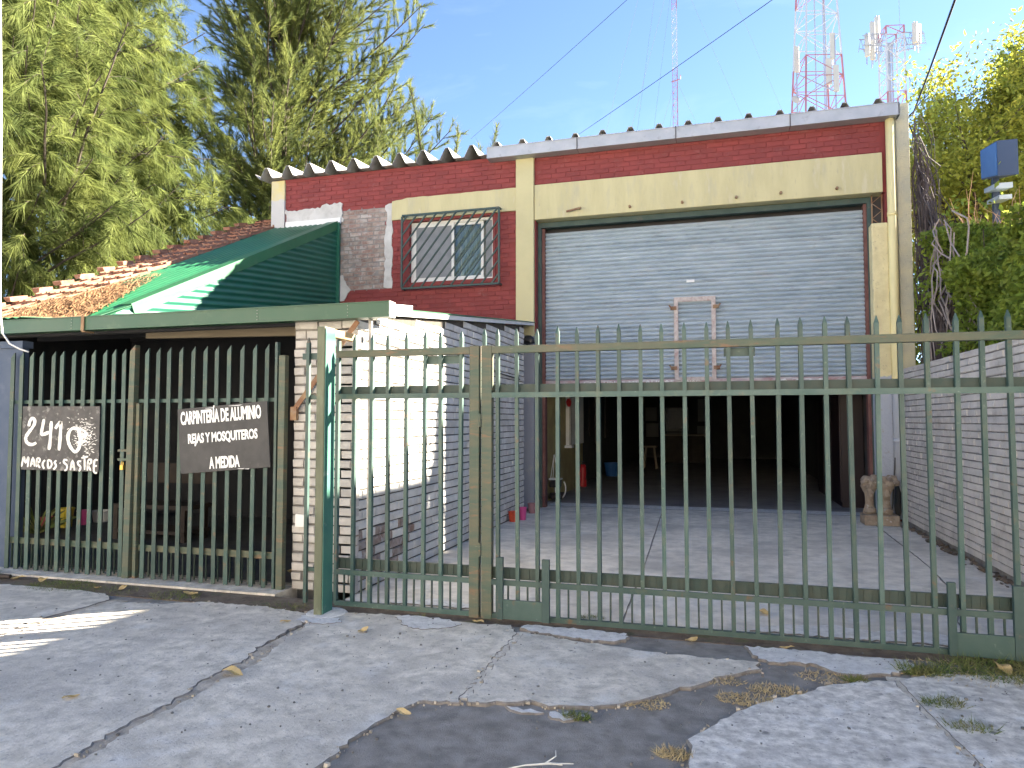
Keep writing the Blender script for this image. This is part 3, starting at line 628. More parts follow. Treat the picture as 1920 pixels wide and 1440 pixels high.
MB().box((-2.865, YF+0.250, 2.095), (2.23, YF+0.292, 2.185)).build('bottom_rail', M['rail_pink'], SH)
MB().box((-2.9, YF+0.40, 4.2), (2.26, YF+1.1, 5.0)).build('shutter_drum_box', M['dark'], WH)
wk = MB(); wz0, wz1 = 2.16, 3.54; wy0, wy1 = YF+0.225, YF+0.26
wk.box((-0.67, wy0, wz0), (-0.60, wy1, wz1)); wk.box((-0.07, wy0, wz0), (0.0, wy1, wz1)); wk.box((-0.60, wy0+0.002, wz1-0.075), (-0.07, wy1, wz1)); wk.box((-0.60, wy0+0.002, wz0), (-0.07, wy1, wz0+0.05))
wkd = wk.build('wicket_door', M['pale_wood'], SH)
for sx in (-1, 1):
    for z in (2.36, 3.36):
        cx = -0.335 + sx*0.34; h = MB(); h.box((cx-0.05, wy0-0.02, z-0.03), (cx+0.05, wy0, z+0.03)); h.tube([(cx+sx*0.02, wy0-0.03, z-0.02), (cx+sx*0.07, wy0-0.03, z+0.05)], 0.014, 6); h.build('latch', M['rust'], wkd)
MB().box((-0.46, YF+0.251, 3.785), (-0.33, YF+0.256, 3.83)).build('sticker', M['paper'], SH)
def text_mesh(body, width, height, mat, offset=0.0, name='lettering', spacing=1.0):
    c = bpy.data.curves.new('t', 'FONT'); c.body = body; c.offset = offset; c.resolution_u = 3; c.space_character = spacing
    o = bpy.data.objects.new('t', c); COL.objects.link(o)
    dg = bpy.context.evaluated_depsgraph_get(); me = bpy.data.meshes.new_from_object(o.evaluated_get(dg)); bpy.data.objects.remove(o)
    n = len(me.vertices); co_ = np.empty(n*3, np.float32); me.vertices.foreach_get('co', co_); co_ = co_.reshape(-1, 3)
    lo = co_.min(0); hi = co_.max(0); co_[:, 0] = (co_[:, 0]-lo[0])/(hi[0]-lo[0])*width
    co_[:, 1] = (co_[:, 1]-lo[1])/(hi[1]-lo[1])*height
    me.vertices.foreach_set('co', co_.ravel()); me.materials.clear(); me.materials.append(mat); me.name = name; me.update(); return me
for s, xa, wd in (('CORTINAS METALICAS', -2.20, 1.52), ('NAC.', -0.48, 0.24), ('4 2 2 8', 0.95, 0.70)):
    link('lettering', text_mesh(s, wd, 0.045, M['faded_letter'], 0.02), SH, loc=(xa, YF+0.2485, 2.118), rot=(R(90), 0, 0))

# ---------------------------------------------------------------- porch: annex with low green roof, pillar and side wall
XW = -3.03; YP = 5.60
PO = thing('porch', 'low brick porch with green metal roof joined to the warehouse', 'building', (-5, 5.6, 0))
ZE = 2.52
def zlow(y): return ZE + 0.11*(y - 5.45)
pb = MB()
pw = [(YP+0.012, 0), (11.20, 0), (11.20, zlow(11.2)-0.10), (YP+0.012, zlow(YP)-0.10)]
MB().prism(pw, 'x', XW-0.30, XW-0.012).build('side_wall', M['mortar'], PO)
MB().box((-3.66, YP+0.012, 0), (XW-0.02, YP+0.5, zlow(YP)-0.11)).build('pillar', M['mortar_dark'], PO)
br = []
def cl(u, v):
    y = YP + u
    if v > zlow(y) - 0.15: return None
    if y < 6.75 and 0.10 < v < 0.55 and (v*7 + u*3.1 + math.sin(u*9)*0.8) % 1.6 < 1.0: return M['chipped_brick']
    return M['white_brick']
br += layout((XW-0.012, YP, 0), (0,1,0), (1,0,0), 5.60, 3.2, 0.0885, 0.25, 0.0120, 0.013, cl, 0.004)
br2 = layout((-3.66, YP+0.012, 0), (1,0,0), (0,-1,0), 0.64, 2.45, 0.0825, 0.235, 0.013, 0.018, lambda u, v: M['pillar_brick'] if v < 2.40 else None, 0.010)
emit(PO, br2 + br)
# low roof: corrugated steel over purlins, with barge board above the side wall
def slope_sheet(name, x0, x1, y0, y1, zf, mat, parent, amp=0.012, pit=0.09, th=0.004):
    n = int((x1-x0)/pit*4)+1; xs = np.linspace(x0, x1, n); V = []
    for y in (y0, y1):
        for t in (0, th): V += [(x, y, zf(y) + t + amp*math.sin((x-x0)/pit*2*math.pi)) for x in xs]
    F = []
    for i in range(n-1): F += [(i, i+1, 2*n+i+1, 2*n+i), (n+i, 3*n+i, 3*n+i+1, n+i+1), (i, n+i, n+i+1, i+1)]
    F += [(0, 2*n, 3*n, n), (n-1, 2*n-1, 4*n-1, 3*n-1)]
    return link(name, mesh_np(name, V, F, mat), parent)
slope_sheet('roof_sheet', -6.75, -2.97, 5.50, YF-0.03, lambda y: zlow(y)-0.035, M['sheet_green'], PO)
MB().obox((XW+0.03, 5.9, zlow(5.9)-0.065), (XW+0.03, YF-0.06, zlow(YF)-0.065), (0,0,1), 0.022, 0.065).build('barge_board', M['white_paint'], PO)
MB().obox((-6.0, 6.35, 2.44), (-3.68, 6.35, 2.40), (0,0,1), 0.05, 0.09).build('beam', M['timber'], PO)
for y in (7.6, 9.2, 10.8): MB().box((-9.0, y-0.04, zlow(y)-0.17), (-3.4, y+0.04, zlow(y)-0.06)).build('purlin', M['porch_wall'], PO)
# eaves gutter in three lengths
YG = 5.47
for a, b in ((-9.2,-6.02),(-6.02,-3.92),(-3.92,-3.02),(-3.02,-2.64)):
    g = MB(); g.box((a+0.001, YG-0.05, 2.372), (b-0.001, YG-0.046, 2.505)); g.box((a+0.001, YG-0.046, 2.372), (b-0.001, YG+0.06, 2.376)); g.box((a+0.001, YG+0.056, 2.376), (b-0.001, YG+0.06, 2.49)); g.box((a+0.001, YG-0.058, 2.496), (b-0.001, YG-0.05, 2.506))
    g.build('gutter_section', M['gutter_green'], PO)
for xx in (-6.02, -3.92, -3.02):
    for k in range(3): MB().lathe((0,0,0), [(0.003,-0.002),(0.003,0.002)], 6)
    rv_ = MB()
    for k in range(4): rv_.box((xx-0.014, YG-0.0525, 2.392+k*0.028), (xx-0.008, YG-0.05, 2.398+k*0.028))
    rv_.build('rivet', M['steel'], PO)
MB().box((-2.641, YG-0.05, 2.372), (-2.636, YG+0.06, 2.505)).build('gutter_end', M['white_paint'], PO)
MB().prism([(5.535,2.51),(6.2,2.59),(6.2,2.52),(5.62,2.42),(5.535,2.42)], 'x', -2.80, -2.775).build('fascia_end', M['white_paint'], PO)
gs = MB(); gs.box((-5.90, YG-0.064, 2.36), (-5.865, YG-0.055, 2.51)); gs.box((-5.90, YG-0.055, 2.352), (-5.865, YG+0.06, 2.364)); gs.build('gutter_strap', M['rust'], PO)
# steep lean-to roof: tiles, green sheet, flashing and the gable cladding under its right edge
def zs(y): return 2.65 + 0.483*(y - 6.47)
slope_sheet('lean_to_sheet', -8.28, -6.80, 6.45, YF-0.05, zs, M['sheet_green'], PO, amp=0.010, pit=0.11)
slope_sheet('eaves_sheet', -9.2, -6.75, 5.48, 6.46, lambda y: zlow(y)+0.012, M['sheet_green'], PO, amp=0.008, pit=0.11)
fl = MB()
fa = Vector((-6.79, 6.95, zs(6.95)+0.03)); fb = Vector((-6.79, YF-0.05, zs(YF-0.05)+0.03))
fl.obox(fa + Vector((-0.11,0,0)), fb + Vector((-0.11,0,0)), (0,0,1), 0.22, 0.006)
fl.obox(fa + Vector((0.0,0,-0.07)), fb + Vector((0.0,0,-0.07)), (0,0,1), 0.006, 0.15)
fl.build('verge_flashing', M['sheet_green'], PO)
fl2 = MB(); fl2.obox((-6.84, 6.3, zs(6.3)+0.06), (-6.84, 7.05, zs(7.05)+0.012), (0,0,1), 0.10, 0.005); fl2.build('verge_flashing', M['sheet_green'], PO)
V = []; F = []; tl = 0.095; ncol = 40
ys = np.linspace(6.35, YF-0.02, 2)
zz = np.arange(-0.2, 2.75, tl/6)
def gclip(y): return zlow(y), zs(y) - 0.02
# cladding: ribs follow the fall of the low roof; trimmed by the verge
pts = []
for yk in np.linspace(6.6, YF-0.03, 60):
    lo, hi = zlow(yk) - 0.02, zs(yk)
    col = []
    for k in range(0, 170):
        h = min(k*tl/6, max(hi - lo, 0.0)); z = lo + h; col.append((-6.805 + 0.013*math.sin(h/tl*2*math.pi), yk, z))
    pts.append(col)
for i in range(len(pts)-1):
    for k in range(169):
        a, b, c, d = pts[i][k], pts[i+1][k], pts[i+1][k+1], pts[i][k+1]
        if abs(a[2]-d[2]) < 1e-6 and abs(b[2]-c[2]) < 1e-6: continue
        n0 = len(V); V += [a, b, c, d]; F.append((n0, n0+1, n0+2, n0+3))
me = mesh_np('gable_cladding', V, F, M['clad_green'])
bm = bmesh.new(); bm.from_mesh(me); bmesh.ops.remove_doubles(bm, verts=bm.verts, dist=1e-5); bm.to_mesh(me); bm.free(); me.shade_smooth()
link('gable_cladding', me, PO)
MB().box((-6.82, YF-0.075, zlow(YF)), (-6.745, YF-0.035, zs(YF)-0.02)).build('corner_trim', M['clad_green'], PO)
MB().box((-7.92, YF-0.06, 5.19), (-6.74, YF-0.03, 5.30)).build('top_flashing', M['white_paint'], PO)
# clay tiles along the left verge
tb = [MB().add([(x*(1), y, z) for (x, y, z) in []], []) for _ in range(1)]
def tile_mesh(seed):
    r = random.Random(seed); m = MB()
    m.box((0, 0, 0), (0.235, 0.40, 0.026)); m.box((0.0, 0, 0.026), (0.03, 0.40, 0.048)); m.box((0.205, 0.0, 0.026), (0.235, 0.40, 0.055)); m.box((0.10, 0.0, 0.026), (0.135, 0.38, 0.042))
    m.box((0.03, 0.0, 0.026), (0.10, 0.03, 0.036)); return m.mesh('tile', M['tile'])
TM = tile_mesh(1); sl_t = math.atan(0.483)
for c in range(4):
    for q in range(19):
        y = 6.25 + q*0.345 + random.uniform(-0.02, 0.02)
        if c == 3 and 6.6 < y < 7.9 and False: continue
        o = link('tile', TM, PO, loc=(-9.12 + c*0.232 + random.uniform(-0.012, 0.012), y, zs(y) + 0.012 + random.uniform(0, 0.012)), rot=(sl_t - 0.085 + random.uniform(-0.02,0.02), random.uniform(-0.03,0.03), random.uniform(-0.04, 0.04)))
for q in range(17):                                       # bricks bedded along the verge
    y = 6.3 + q*0.36 + random.uniform(-0.03, 0.03)
    o = link('verge_brick', ub_mesh(q % 5, M['tile']), PO, loc=(-9.16 + random.uniform(-0.02,0.02), y, zs(y)+0.075), scale=(0.13, 0.24, 0.07), rot=(sl_t*0.55, 0, random.uniform(-0.15, 0.15)))
rd = MB(); rd.obox((-8.7, 6.2, zs(6.2)-0.05), (-8.7, 13.0, zs(13.0)-0.05), (0,0,1), 0.9, 0.05); rd.build('roof_deck', M['timber'], PO)
# walls, ceiling and floor of the porch
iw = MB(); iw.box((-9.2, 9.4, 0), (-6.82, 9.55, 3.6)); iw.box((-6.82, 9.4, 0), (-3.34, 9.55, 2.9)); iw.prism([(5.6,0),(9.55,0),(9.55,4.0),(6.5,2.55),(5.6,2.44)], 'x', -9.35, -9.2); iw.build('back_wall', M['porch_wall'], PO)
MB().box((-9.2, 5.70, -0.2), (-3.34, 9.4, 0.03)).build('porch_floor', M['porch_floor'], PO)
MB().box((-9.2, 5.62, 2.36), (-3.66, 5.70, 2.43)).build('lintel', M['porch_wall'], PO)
ob = MB(); ob.box((-7.6, YP-0.02, 0), (-6.83, YP+0.05, 2.24)); ob.build('end_pier', M['blue_grey'], PO)
MB().box((-7.6, YP-0.05, 2.24), (-6.80, YP+0.07, 2.31)).build('pier_cap', M['blue_grey'], PO)
MB().box((-3.60, YP-0.045, 0.56), (-3.50, YP-0.02, 0.67)).build('lock_plate', M['white_paint'], PO)
# pine needles fallen on the lean-to roof
n = 16000; xx = RNG.normal(-8.0, 0.42, n); yy = 6.3 + np.abs(RNG.normal(0, 0.75, n)); keep = (xx > -8.75) & (xx < -7.0 - 0.35*(yy-6.4)) & (yy < 8.6); xx = xx[keep]; yy = yy[keep]; n = len(xx)
hmp = 0.05*np.exp(-((xx+8.0)/0.45)**2)*np.exp(-((yy-6.9)/0.7)**2)
zz = np.maximum(2.65 + 0.483*(yy-6.47), 2.52+0.11*(yy-5.45)+0.012) + 0.02 + RNG.uniform(0, 1, n)*(hmp+0.015)
an = RNG.uniform(0, np.pi, n); ln = RNG.uniform(0.05, 0.11, n); c, s = np.cos(an)*ln, np.sin(an)*ln
P0 = np.stack([xx-c, yy-s, zz-0.483*s], 1); P1 = np.stack([xx+c, yy+s, zz+0.483*s+RNG.uniform(-.01,.03,n)], 1)
wv = np.stack([-np.sin(an)*0.006, np.cos(an)*0.006, np.full(n, 0.002)], 1)
Vt = np.stack([P0-wv, P0+wv, P1], 1)
nl = link('needle_litter', mesh_fast('needle_litter', Vt, 3, M['needle_litter'])); kind(nl, 'stuff'); tag(nl, 'orange brown drift of fallen pine needles on the lean-to roof', 'needle litter')

# ---------------------------------------------------------------- right-hand boundary wall
BW = thing('boundary_wall', 'long grey brick boundary wall along the right of the driveway', 'wall', (2.6, 8.5, 0))
MB().box((2.592, 5.30, -0.2), (2.85, YF-0.06, 2.215)).build('wall', M['mortar_dark'], BW)
br = layout((2.592, YF-0.07, 0.06), (0,-1,0), (-1,0,0), 6.4, 2.16, 0.078, 0.24, 0.010, 0.012, lambda u, v: M['wall_brick'], 0.004)
emit(BW, br)
cp = MB(); rr = random.Random(9)
for k in range(26):
    y = 5.32 + k*0.248; cp.box((2.575, y, 2.215), (2.86, y+0.238, 2.222+rr.uniform(0,0.018)))
cp.build('coping', M['wall_brick'], BW)

# ---------------------------------------------------------------- driveway gate
def tag_grp(o, g): o['group'] = g; return o
YGt = 5.20
def picket_mesh(name, h, wd, dp, mat, tip):
    m = MB(); a, b = wd/2, dp/2
    if tip == 'point':
        m.add([(-a,-b,0),(a,-b,0),(a,b,0),(-a,b,0),(-a,-b,h-0.05),(a,-b,h-0.05),(a,b,h-0.05),(-a,b,h-0.05),(-a*.25,0,h),(a*.25,0,h)],
              [(0,3,2,1),(0,1,5,4),(1,2,6,5),(2,3,7,6),(3,0,4,7),(4,5,9,8),(6,7,8,9),(5,6,9),(7,4,8)])
    else:
        m.add([(-a,-b,0),(a,-b,0),(a,b,0),(-a,b,0),(-a,-b,h-0.055),(a,-b,h),(a,b,h),(-a,b,h-0.055)],
              [(0,3,2,1),(0,1,5,4),(1,2,6,5),(2,3,7,6),(3,0,4,7),(4,5,6,7)])
    return m.mesh(name, mat)
PM = picket_mesh('picket', 2.165, 0.028, 0.030, M['green'], 'point')
def leaf(root, x0, x1, xs, first):
    """a gate leaf: stiles are built by the caller"""
    MB().box((x0, YGt-0.028, 2.012), (x1, YGt+0.028, 2.068)).build('top_rail', M['green_worn'], root, bevel=0.004)
    MB().box((x0, YGt-0.030, 1.672), (x1, YGt-0.016, 1.712)).build('middle_rail', M['green'], root)
    MB().box((x0, YGt+0.020, 1.712), (x1, YGt+0.045, 1.775)).build('middle_rail', M['rod_green'], root)
    MB().box((x0, YGt-0.030, 0.262), (x1, YGt-0.016, 0.302)).build('lower_rail', M['green'], root)
    MB().box((x0, YGt-0.018, 0.012), (x1, YGt+0.018, 0.048)).build('bottom_rail', M['green'], root)
    bk = MB(); bk.box((x0, YGt+0.020, 0.300), (x1, YGt+0.040, 0.385))
    n = int((x1-x0)/0.052)
    for k in range(n): bk.box((x0+0.02+k*0.052, YGt+0.014, 0.305), (x0+0.026+k*0.052, YGt+0.020, 0.383))
    bk.build('kick_strip', M['rod_green'], root)
    for x in xs: link('picket', PM, root, loc=(x, YGt + random.uniform(-0.003, 0.003), 0.036 + random.uniform(-0.008, 0.006)), rot=(random.uniform(-0.003,0.003), random.uniform(-0.006,0.006), random.uniform(-0.12,0.12)))
    ts = sorted(xs)
    for a, b in zip(ts[:-1], ts[1:]):
        link('short_rod', RODM, root, loc=((a+b)/2, YGt, 0.045), rot=(0, random.uniform(-0.01,0.01), 0))
RODM = MB().box((-0.006,-0.006,0), (0.006,0.006,0.235)).mesh('short_rod', M['rod_green'])
GL = thing('gate_leaf', 'narrow fixed leaf of the green driveway gate beside the rusty-topped post', 'gate', (-2.4, YGt, 0), 'leaves of the driveway gate')
xl = [-2.985 + k*0.152 for k in range(8)]
leaf(GL, -2.99, -1.835, xl, True)
MB().box((-1.835, YGt-0.03, 0.005), (-1.757, YGt+0.03, 2.075)).build('stile', M['green_worn'], GL, bevel=0.004)
lp = MB(); lp.box((-2.23, YGt+0.0285, 1.945), (-1.91, YGt+0.036, 2.010)); lp.build('plate', M['green'], GL)
GR = thing('gate_leaf', 'wide right-hand leaf of the green driveway gate spanning the garage entrance', 'gate', (0.3, YGt, 0), 'leaves of the driveway gate')
xr = [-1.610 + k*0.1545 for k in range(26)]
leaf(GR, -1.655, 2.42, xr, False)
MB().box((-1.738, YGt-0.03, 0.005), (-1.655, YGt+0.03, 2.075)).build('stile', M['green_worn'], GR, bevel=0.004)
link('picket', PM, GR, loc=(-1.725, YGt+0.01, 0.045))
for z in (0.52, 1.50): MB().tube([(-1.748, YGt-0.035, z-0.05), (-1.748, YGt-0.035, z+0.05)], 0.012, 8).build('hinge', M['green_worn'], GR)
MB().box((0.05, YGt+0.0285, 1.950), (0.26, YGt+0.036, 2.010)).build('plate', M['green'], GR)
for xa, xb, nm in ((-1.60, -1.20, 0), (1.385, 1.80, 1)):
    g = MB(); g.box((xa, YGt-0.066, 0.02), (xa+0.045, YGt-0.034, 0.475)); g.build('wheel_guide', M['frame_green'], GR); MB().box((xb-0.055, YGt-0.066, 0.02), (xb, YGt-0.034, 0.475)).build('wheel_guide', M['frame_green'], GR)
    MB().box((xa+0.045, YGt-0.060, 0.022), (xb-0.055, YGt-0.040, 0.165)).build('wheel_cover', M['green'], GR, bevel=0.003)
MB().box((2.42, YGt-0.04, 0), (2.50, YGt+0.04, 2.15)).build('stile', M['green_worn'], GR)
# post with its bent-over top
PX0, PX1, PY0, PY1 = -3.005, -2.935, 4.90, 5.06
GP = thing('gate_post', 'tall green gate post with orange primer showing on its bent top arm', 'post', (-2.97, 5.0, 0))
MB().box((PX0, PY0, -0.02), (PX1, PY1, 2.235)).build('shaft', M['post_green'], GP, bevel=0.008)
MB().box((PX1, PY0+0.008, -0.01), (PX1+0.006, PY1-0.008, 2.22)).build('side_plate', M['teal_green'], GP)
MB().box((PX0+0.008, PY1, 2.165), (PX1-0.002, 5.40, 2.228)).build('top_arm', M['rust_orange'], GP, bevel=0.004)
MB().box((PX0+0.014, 5.40, 2.17), (PX1-0.008, YP-0.01, 2.222)).build('arm_stub', M['steel'], GP)
br_ = MB(); br_.obox((-3.64, 5.56, 1.58), (-2.985, 5.52, 2.36), (0,1,0), 0.045, 0.008); br_.box((-3.66, 5.545, 1.50), (-3.60, 5.585, 1.62)); br_.build('brace', M['rust'], GP)
MB().box((-2.90, 5.55, 0.05), (-2.872, 5.578, 2.44)).build('stay', M['steel'], GP)
for q_ in (((-3.31, YGt-0.02, 2.005), (-3.02, YGt+0.02, 2.055)), ((-3.25, YGt-0.02, 1.672), (-3.02, YGt+0.01, 1.71)), ((-3.25, YGt-0.02, 0.27), (-3.02, YGt+0.01, 0.30))): MB().box(*q_).build('side_rail', M['green'], GP)
link('side_picket', PM, GP, loc=(-3.245, YGt-0.03, 0.02))
ws = MB(); ws.lathe((-2.95, 5.0, 0.0), [(0.17,-0.01),(0.15,0.006),(0.05,0.014)], 14); ws.build('footing', M['concrete_light'], GP)

# ---------------------------------------------------------------- porch gate
YQ = 5.53
PG = thing('porch_gate', 'green two-leaf picket gate closing the dark porch', 'gate', (-5.3, YQ, 0))
QM = picket_mesh('picket', 2.17, 0.034, 0.030, M['green'], 'slant')
qx = [-6.63 + k*0.1285 for k in range(10)] + [-5.22 + k*0.1325 for k in range(11)]
qx = [x for x in qx if x < -5.46 or x > -5.3] + [-6.76, -6.885]
for x in qx: link('picket', QM, PG, loc=(x, YQ + random.uniform(-0.003,0.003), 0.018), rot=(0, random.uniform(-0.006,0.006), 0.5 + random.uniform(-0.1,0.1)))
for a, b in ((-6.95, -5.40), (-5.33, -3.72)):
    MB().box((a, YQ+0.022, 1.668), (b, YQ+0.045, 1.702)).build('upper_rail', M['green'], PG)
    MB().box((a, YQ+0.022, 0.265), (b, YQ+0.045, 0.325)).build('lower_rail', M['green_worn'], PG)
    n = int((b-a)/0.0643)
    for k in range(n): link('short_rod', RODM, PG, loc=(a+0.03+k*0.0643, YQ+0.03, 0.03), rot=(0, random.uniform(-0.12,0.12) if k % 9 == 4 else random.uniform(-0.02,0.02), 0))
MB().prism([(-5.425,0.0),(-5.355,0.0),(-5.335,2.22),(-5.395,2.16)], 'y', YQ-0.03, YQ+0.03).build('stile', M['green_worn'], PG)
MB().box((-5.325, YQ-0.01, 0.0), (-5.29, YQ+0.03, 1.66)).build('stile', M['green_worn'], PG)
MB().box((-3.755, YQ-0.03, 0.01), (-3.69, YQ+0.03, 2.08)).build('stile', M['green_worn'], PG, bevel=0.004)
MB().box((-3.80, YQ-0.022, 0.01), (-3.775, YQ+0.02, 2.2)).build('stile', M['green'], PG)
bolt = MB(); bolt.box((-5.52, YQ-0.02, 1.20), (-5.42, YQ+0.02, 1.222)); bolt.box((-5.52, YQ-0.02, 1.115), (-5.42, YQ+0.02, 1.137)); bolt.build('bolt_keeper', M['green_worn'], PG)
pk_ = MB(); pk_.box((-5.46, YQ-0.05, 1.03), (-5.425, YQ-0.025, 1.075)); pk_.tube([(-5.453,YQ-0.038,1.075),(-5.453,YQ-0.038,1.10),(-5.443,YQ-0.038,1.112),(-5.432,YQ-0.038,1.10),(-5.432,YQ-0.038,1.075)], 0.005, 6)
pk_o = pk_.build('padlock', M['brass']); tag(pk_o, 'small brass padlock on the bolt of the porch gate', 'padlock')

# ---------------------------------------------------------------- two signs wired to the porch gate
S1 = thing('number_sign', 'scuffed black board hand painted 2410 Marcos Sastre on porch gate', 'sign', (-6.2, YQ-0.03, 1.3))
b0 = Vector((-6.69, YQ-0.042, 1.64)); bu = Vector((0.965, 0, -0.005)); bv = Vector((0.005, 0, -0.63))
MB().add([b0, b0+bu, b0+bu+bv, b0+bv] + [p + Vector((0,0.008,0)) for p in (b0, b0+bu, b0+bu+bv, b0+bv)], [(0,1,2,3),(7,6,5,4),(0,4,5,1),(1,5,6,2),(2,6,7,3),(3,7,4,0)]).build('board', M['board'], S1)
def bp(x, y): return b0 + bu*((x-85)/1480.0) + bv*((y-112)/1190.0)
def strokes(name, lines, wd, mat, parent, yoff=-0.0015):
    m = MB()
    for ln in lines:
        P = []
        for i in range(len(ln)-1):
            for t in (0, .34, .67):
                p0 = ln[max(i-1,0)]; p1 = ln[i]; p2 = ln[i+1]; p3 = ln[min(i+2, len(ln)-1)]
                q = [0.5*((2*p1[d]) + (-p0[d]+p2[d])*t + (2*p0[d]-5*p1[d]+4*p2[d]-p3[d])*t*t + (-p0[d]+3*p1[d]-3*p2[d]+p3[d])*t**3) for d in (0,1)]
                P.append(q)
        P.append(ln[-1])
        V = []
        for i, p in enumerate(P):
            a = Vector(P[max(i-1,0)]); b = Vector(P[min(i+1,len(P)-1)]); d = (b-a); d = d.normalized() if d.length else Vector((1,0)); nn = Vector((-d.y, d.x))
            ww = wd*random.uniform(0.42, 0.56)*(0.7 if i in (0, len(P)-1) else 1)
            for s in (-1, 1):
                q = bp(p[0]+nn.x*ww*s, p[1]+nn.y*ww*s); V.append((q.x, q.y + yoff, q.z))
        m.add(V, [(2*i, 2*i+1, 2*i+3, 2*i+2) for i in range(len(P)-1)])
    return m.build(name, mat, parent)
strokes('digits', [[(215,490),(232,400),(275,340),(322,362),(330,430),(290,510),(220,600),(165,690),(172,770),(225,820),(300,830),(372,795)],
    [(510,355),(490,480),(468,600),(480,640),(560,620),(620,590)], [(655,390),(648,600),(640,780),(622,925)], [(735,530),(780,460),(838,395)], [(842,395),(838,560),(830,760),(815,930)],
    [(1120,500),(1035,540),(985,640),(990,760),(1040,870),(1120,950),(1185,900),(1212,780),(1205,650),(1172,540),(1115,500)]], 62, M['hand_paint'], S1)
strokes('street_name', [[(95,1250),(115,1130),(135,1060),(172,1180),(228,1060),(225,1160),(215,1255)], [(270,1245),(315,1075),(352,1240)], [(290,1190),(340,1185)],
    [(390,1250),(392,1085)], [(392,1085),(445,1090),(448,1145),(400,1175),(458,1265)], [(552,1115),(515,1160),(510,1220),(542,1278)], [(605,1110),(612,1270)], [(605,1110),(665,1130),(685,1190),(660,1245),(612,1270)],
    [(772,1115),(738,1155),(768,1200),(752,1255),(718,1282)], [(838,1160),(852,1165)], [(985,1110),(925,1100),(918,1150),(975,1200),(972,1270),(930,1300)], [(1042,1290),(1080,1105),(1122,1290)], [(1055,1225),(1112,1222)],
    [(1242,1120),(1185,1125),(1190,1180),(1236,1225),(1208,1305)], [(1245,1058),(1372,1030)], [(1305,1050),(1312,1275)], [(1362,1285),(1372,1090)], [(1372,1090),(1425,1085),(1428,1145),(1378,1180),(1425,1285)],
    [(1552,1095),(1492,1100),(1484,1300),(1542,1320)], [(1490,1200),(1538,1195)]], 38, M['hand_paint'], S1)
sm = MB(); r_ = random.Random(11)
for k in range(280):
    a = r_.uniform(0, 2*math.pi); d = abs(r_.gauss(0, 1)); cx = 1290 + math.cos(a)*d*135; cy = 660 + math.sin(a)*d*200
    if cx > 1530 or cx < 960 or cy < 200 or cy > 1030: continue
    l = r_.uniform(6, 42); wd_ = r_.uniform(4, 12); th = r_.uniform(-0.7, 0.5); c_, s_ = math.cos(th), math.sin(th)
    Pp = [(-l,0),(-l*.3,-wd_),(l*.5,-wd_*.7),(l,r_.uniform(-wd_,wd_)),(l*.3,wd_*.8),(-l*.6,wd_*.6)]
    V = []
    for u_, v_ in Pp:
        q = bp(cx+u_*c_-v_*s_, cy+u_*s_+v_*c_); V.append((q.x, q.y-0.001-0.000002*k, q.z))
    sm.add(V, [tuple(range(6))])
kind(sm.build('paint_smear', M['hand_paint'], S1), 'stuff')
S2 = thing('carpentry_sign', 'tilted black board with white lettering advertising aluminium carpentry on porch gate', 'sign', (-4.3, YQ-0.03, 1.3))
t0 = Vector((-4.82, YQ-0.044, 1.60)); t1 = Vector((-3.86, YQ-0.044, 1.672)); t2 = Vector((-3.815, YQ-0.044, 1.085)); t3 = Vector((-4.765, YQ-0.044, 1.005))
MB().add([t0,t1,t2,t3] + [p + Vector((0,0.008,0)) for p in (t0,t1,t2,t3)], [(0,1,2,3),(7,6,5,4),(0,4,5,1),(1,5,6,2),(2,6,7,3),(3,7,4,0)]).build('board', M['black'], S2)
ang = math.atan2(t1.z-t0.z, t1.x-t0.x); ux = (t1-t0).normalized(); uz = Vector((-ux.z, 0, ux.x))
for s, uu, vv, wd, h in (('CARPINTERÍA DE ALUMINIO', 0.022, 0.150, 0.865, 0.155), ('REJAS Y MOSQUITEROS', 0.085, 0.352, 0.745, 0.118), ('A MEDIDA', 0.305, 0.568, 0.325, 0.108)):
    p = t0 + ux*(uu) - uz*vv
    link('lettering', text_mesh(s, wd, h, M['letter'], 0.036, spacing=0.98), S2, loc=(p.x + (0.01 if uu < 0.05 else 0.02), p.y-0.0015, p.z), rot=(R(90), -ang, 0))
scf = MB()
for a_, b_, c_ in ((0.30,0.004,0.10),(0.55,0.003,0.16),(0.62,0.575,0.08),(0.70,0.580,0.05)):
    p = t0 + ux*a_ - uz*(b_+0.008); scf.add([p+Vector((0,-.001,0)), p+ux*c_+Vector((0,-.001,0)), p+ux*c_*0.8-uz*0.007+Vector((0,-.001,0)), p+ux*c_*0.2-uz*0.004+Vector((0,-.001,0))], [(0,1,2,3)])
scf.build('chipped_edge', M['faded_letter'], S2)

# ---------------------------------------------------------------- things in the driveway, porch and garage
PL = thing('stone_pedestal', 'weathered carved stone table base with two scrolled legs on a block', 'pedestal', (2.23, 11.4, 0))
def blob(c, s, seed, n=26, sq=1.0):
    r = random.Random(seed); bm = bmesh.new()
    for i in range(n):
        v = Vector((r.gauss(0,1), r.gauss(0,1), r.gauss(0,1))).normalized()*r.uniform(0.86, 1.06)
        v = Vector([math.copysign(abs(q)**sq, q) for q in v]); bm.verts.new((c[0]+v.x*s[0], c[1]+v.y*s[1], c[2]+v.z*s[2]))
    bmesh.ops.convex_hull(bm, input=bm.verts); bmesh.ops.recalc_face_normals(bm, faces=bm.faces)
    bm.verts.index_update(); V = [v.co[:] for v in bm.verts]; F = [[v.index for v in f.verts] for f in bm.faces]; bm.free(); return V, F
MB().box((2.00, 11.22, 0), (2.46, 11.58, 0.15)).build('plinth', M['stone'], PL, bevel=0.015)
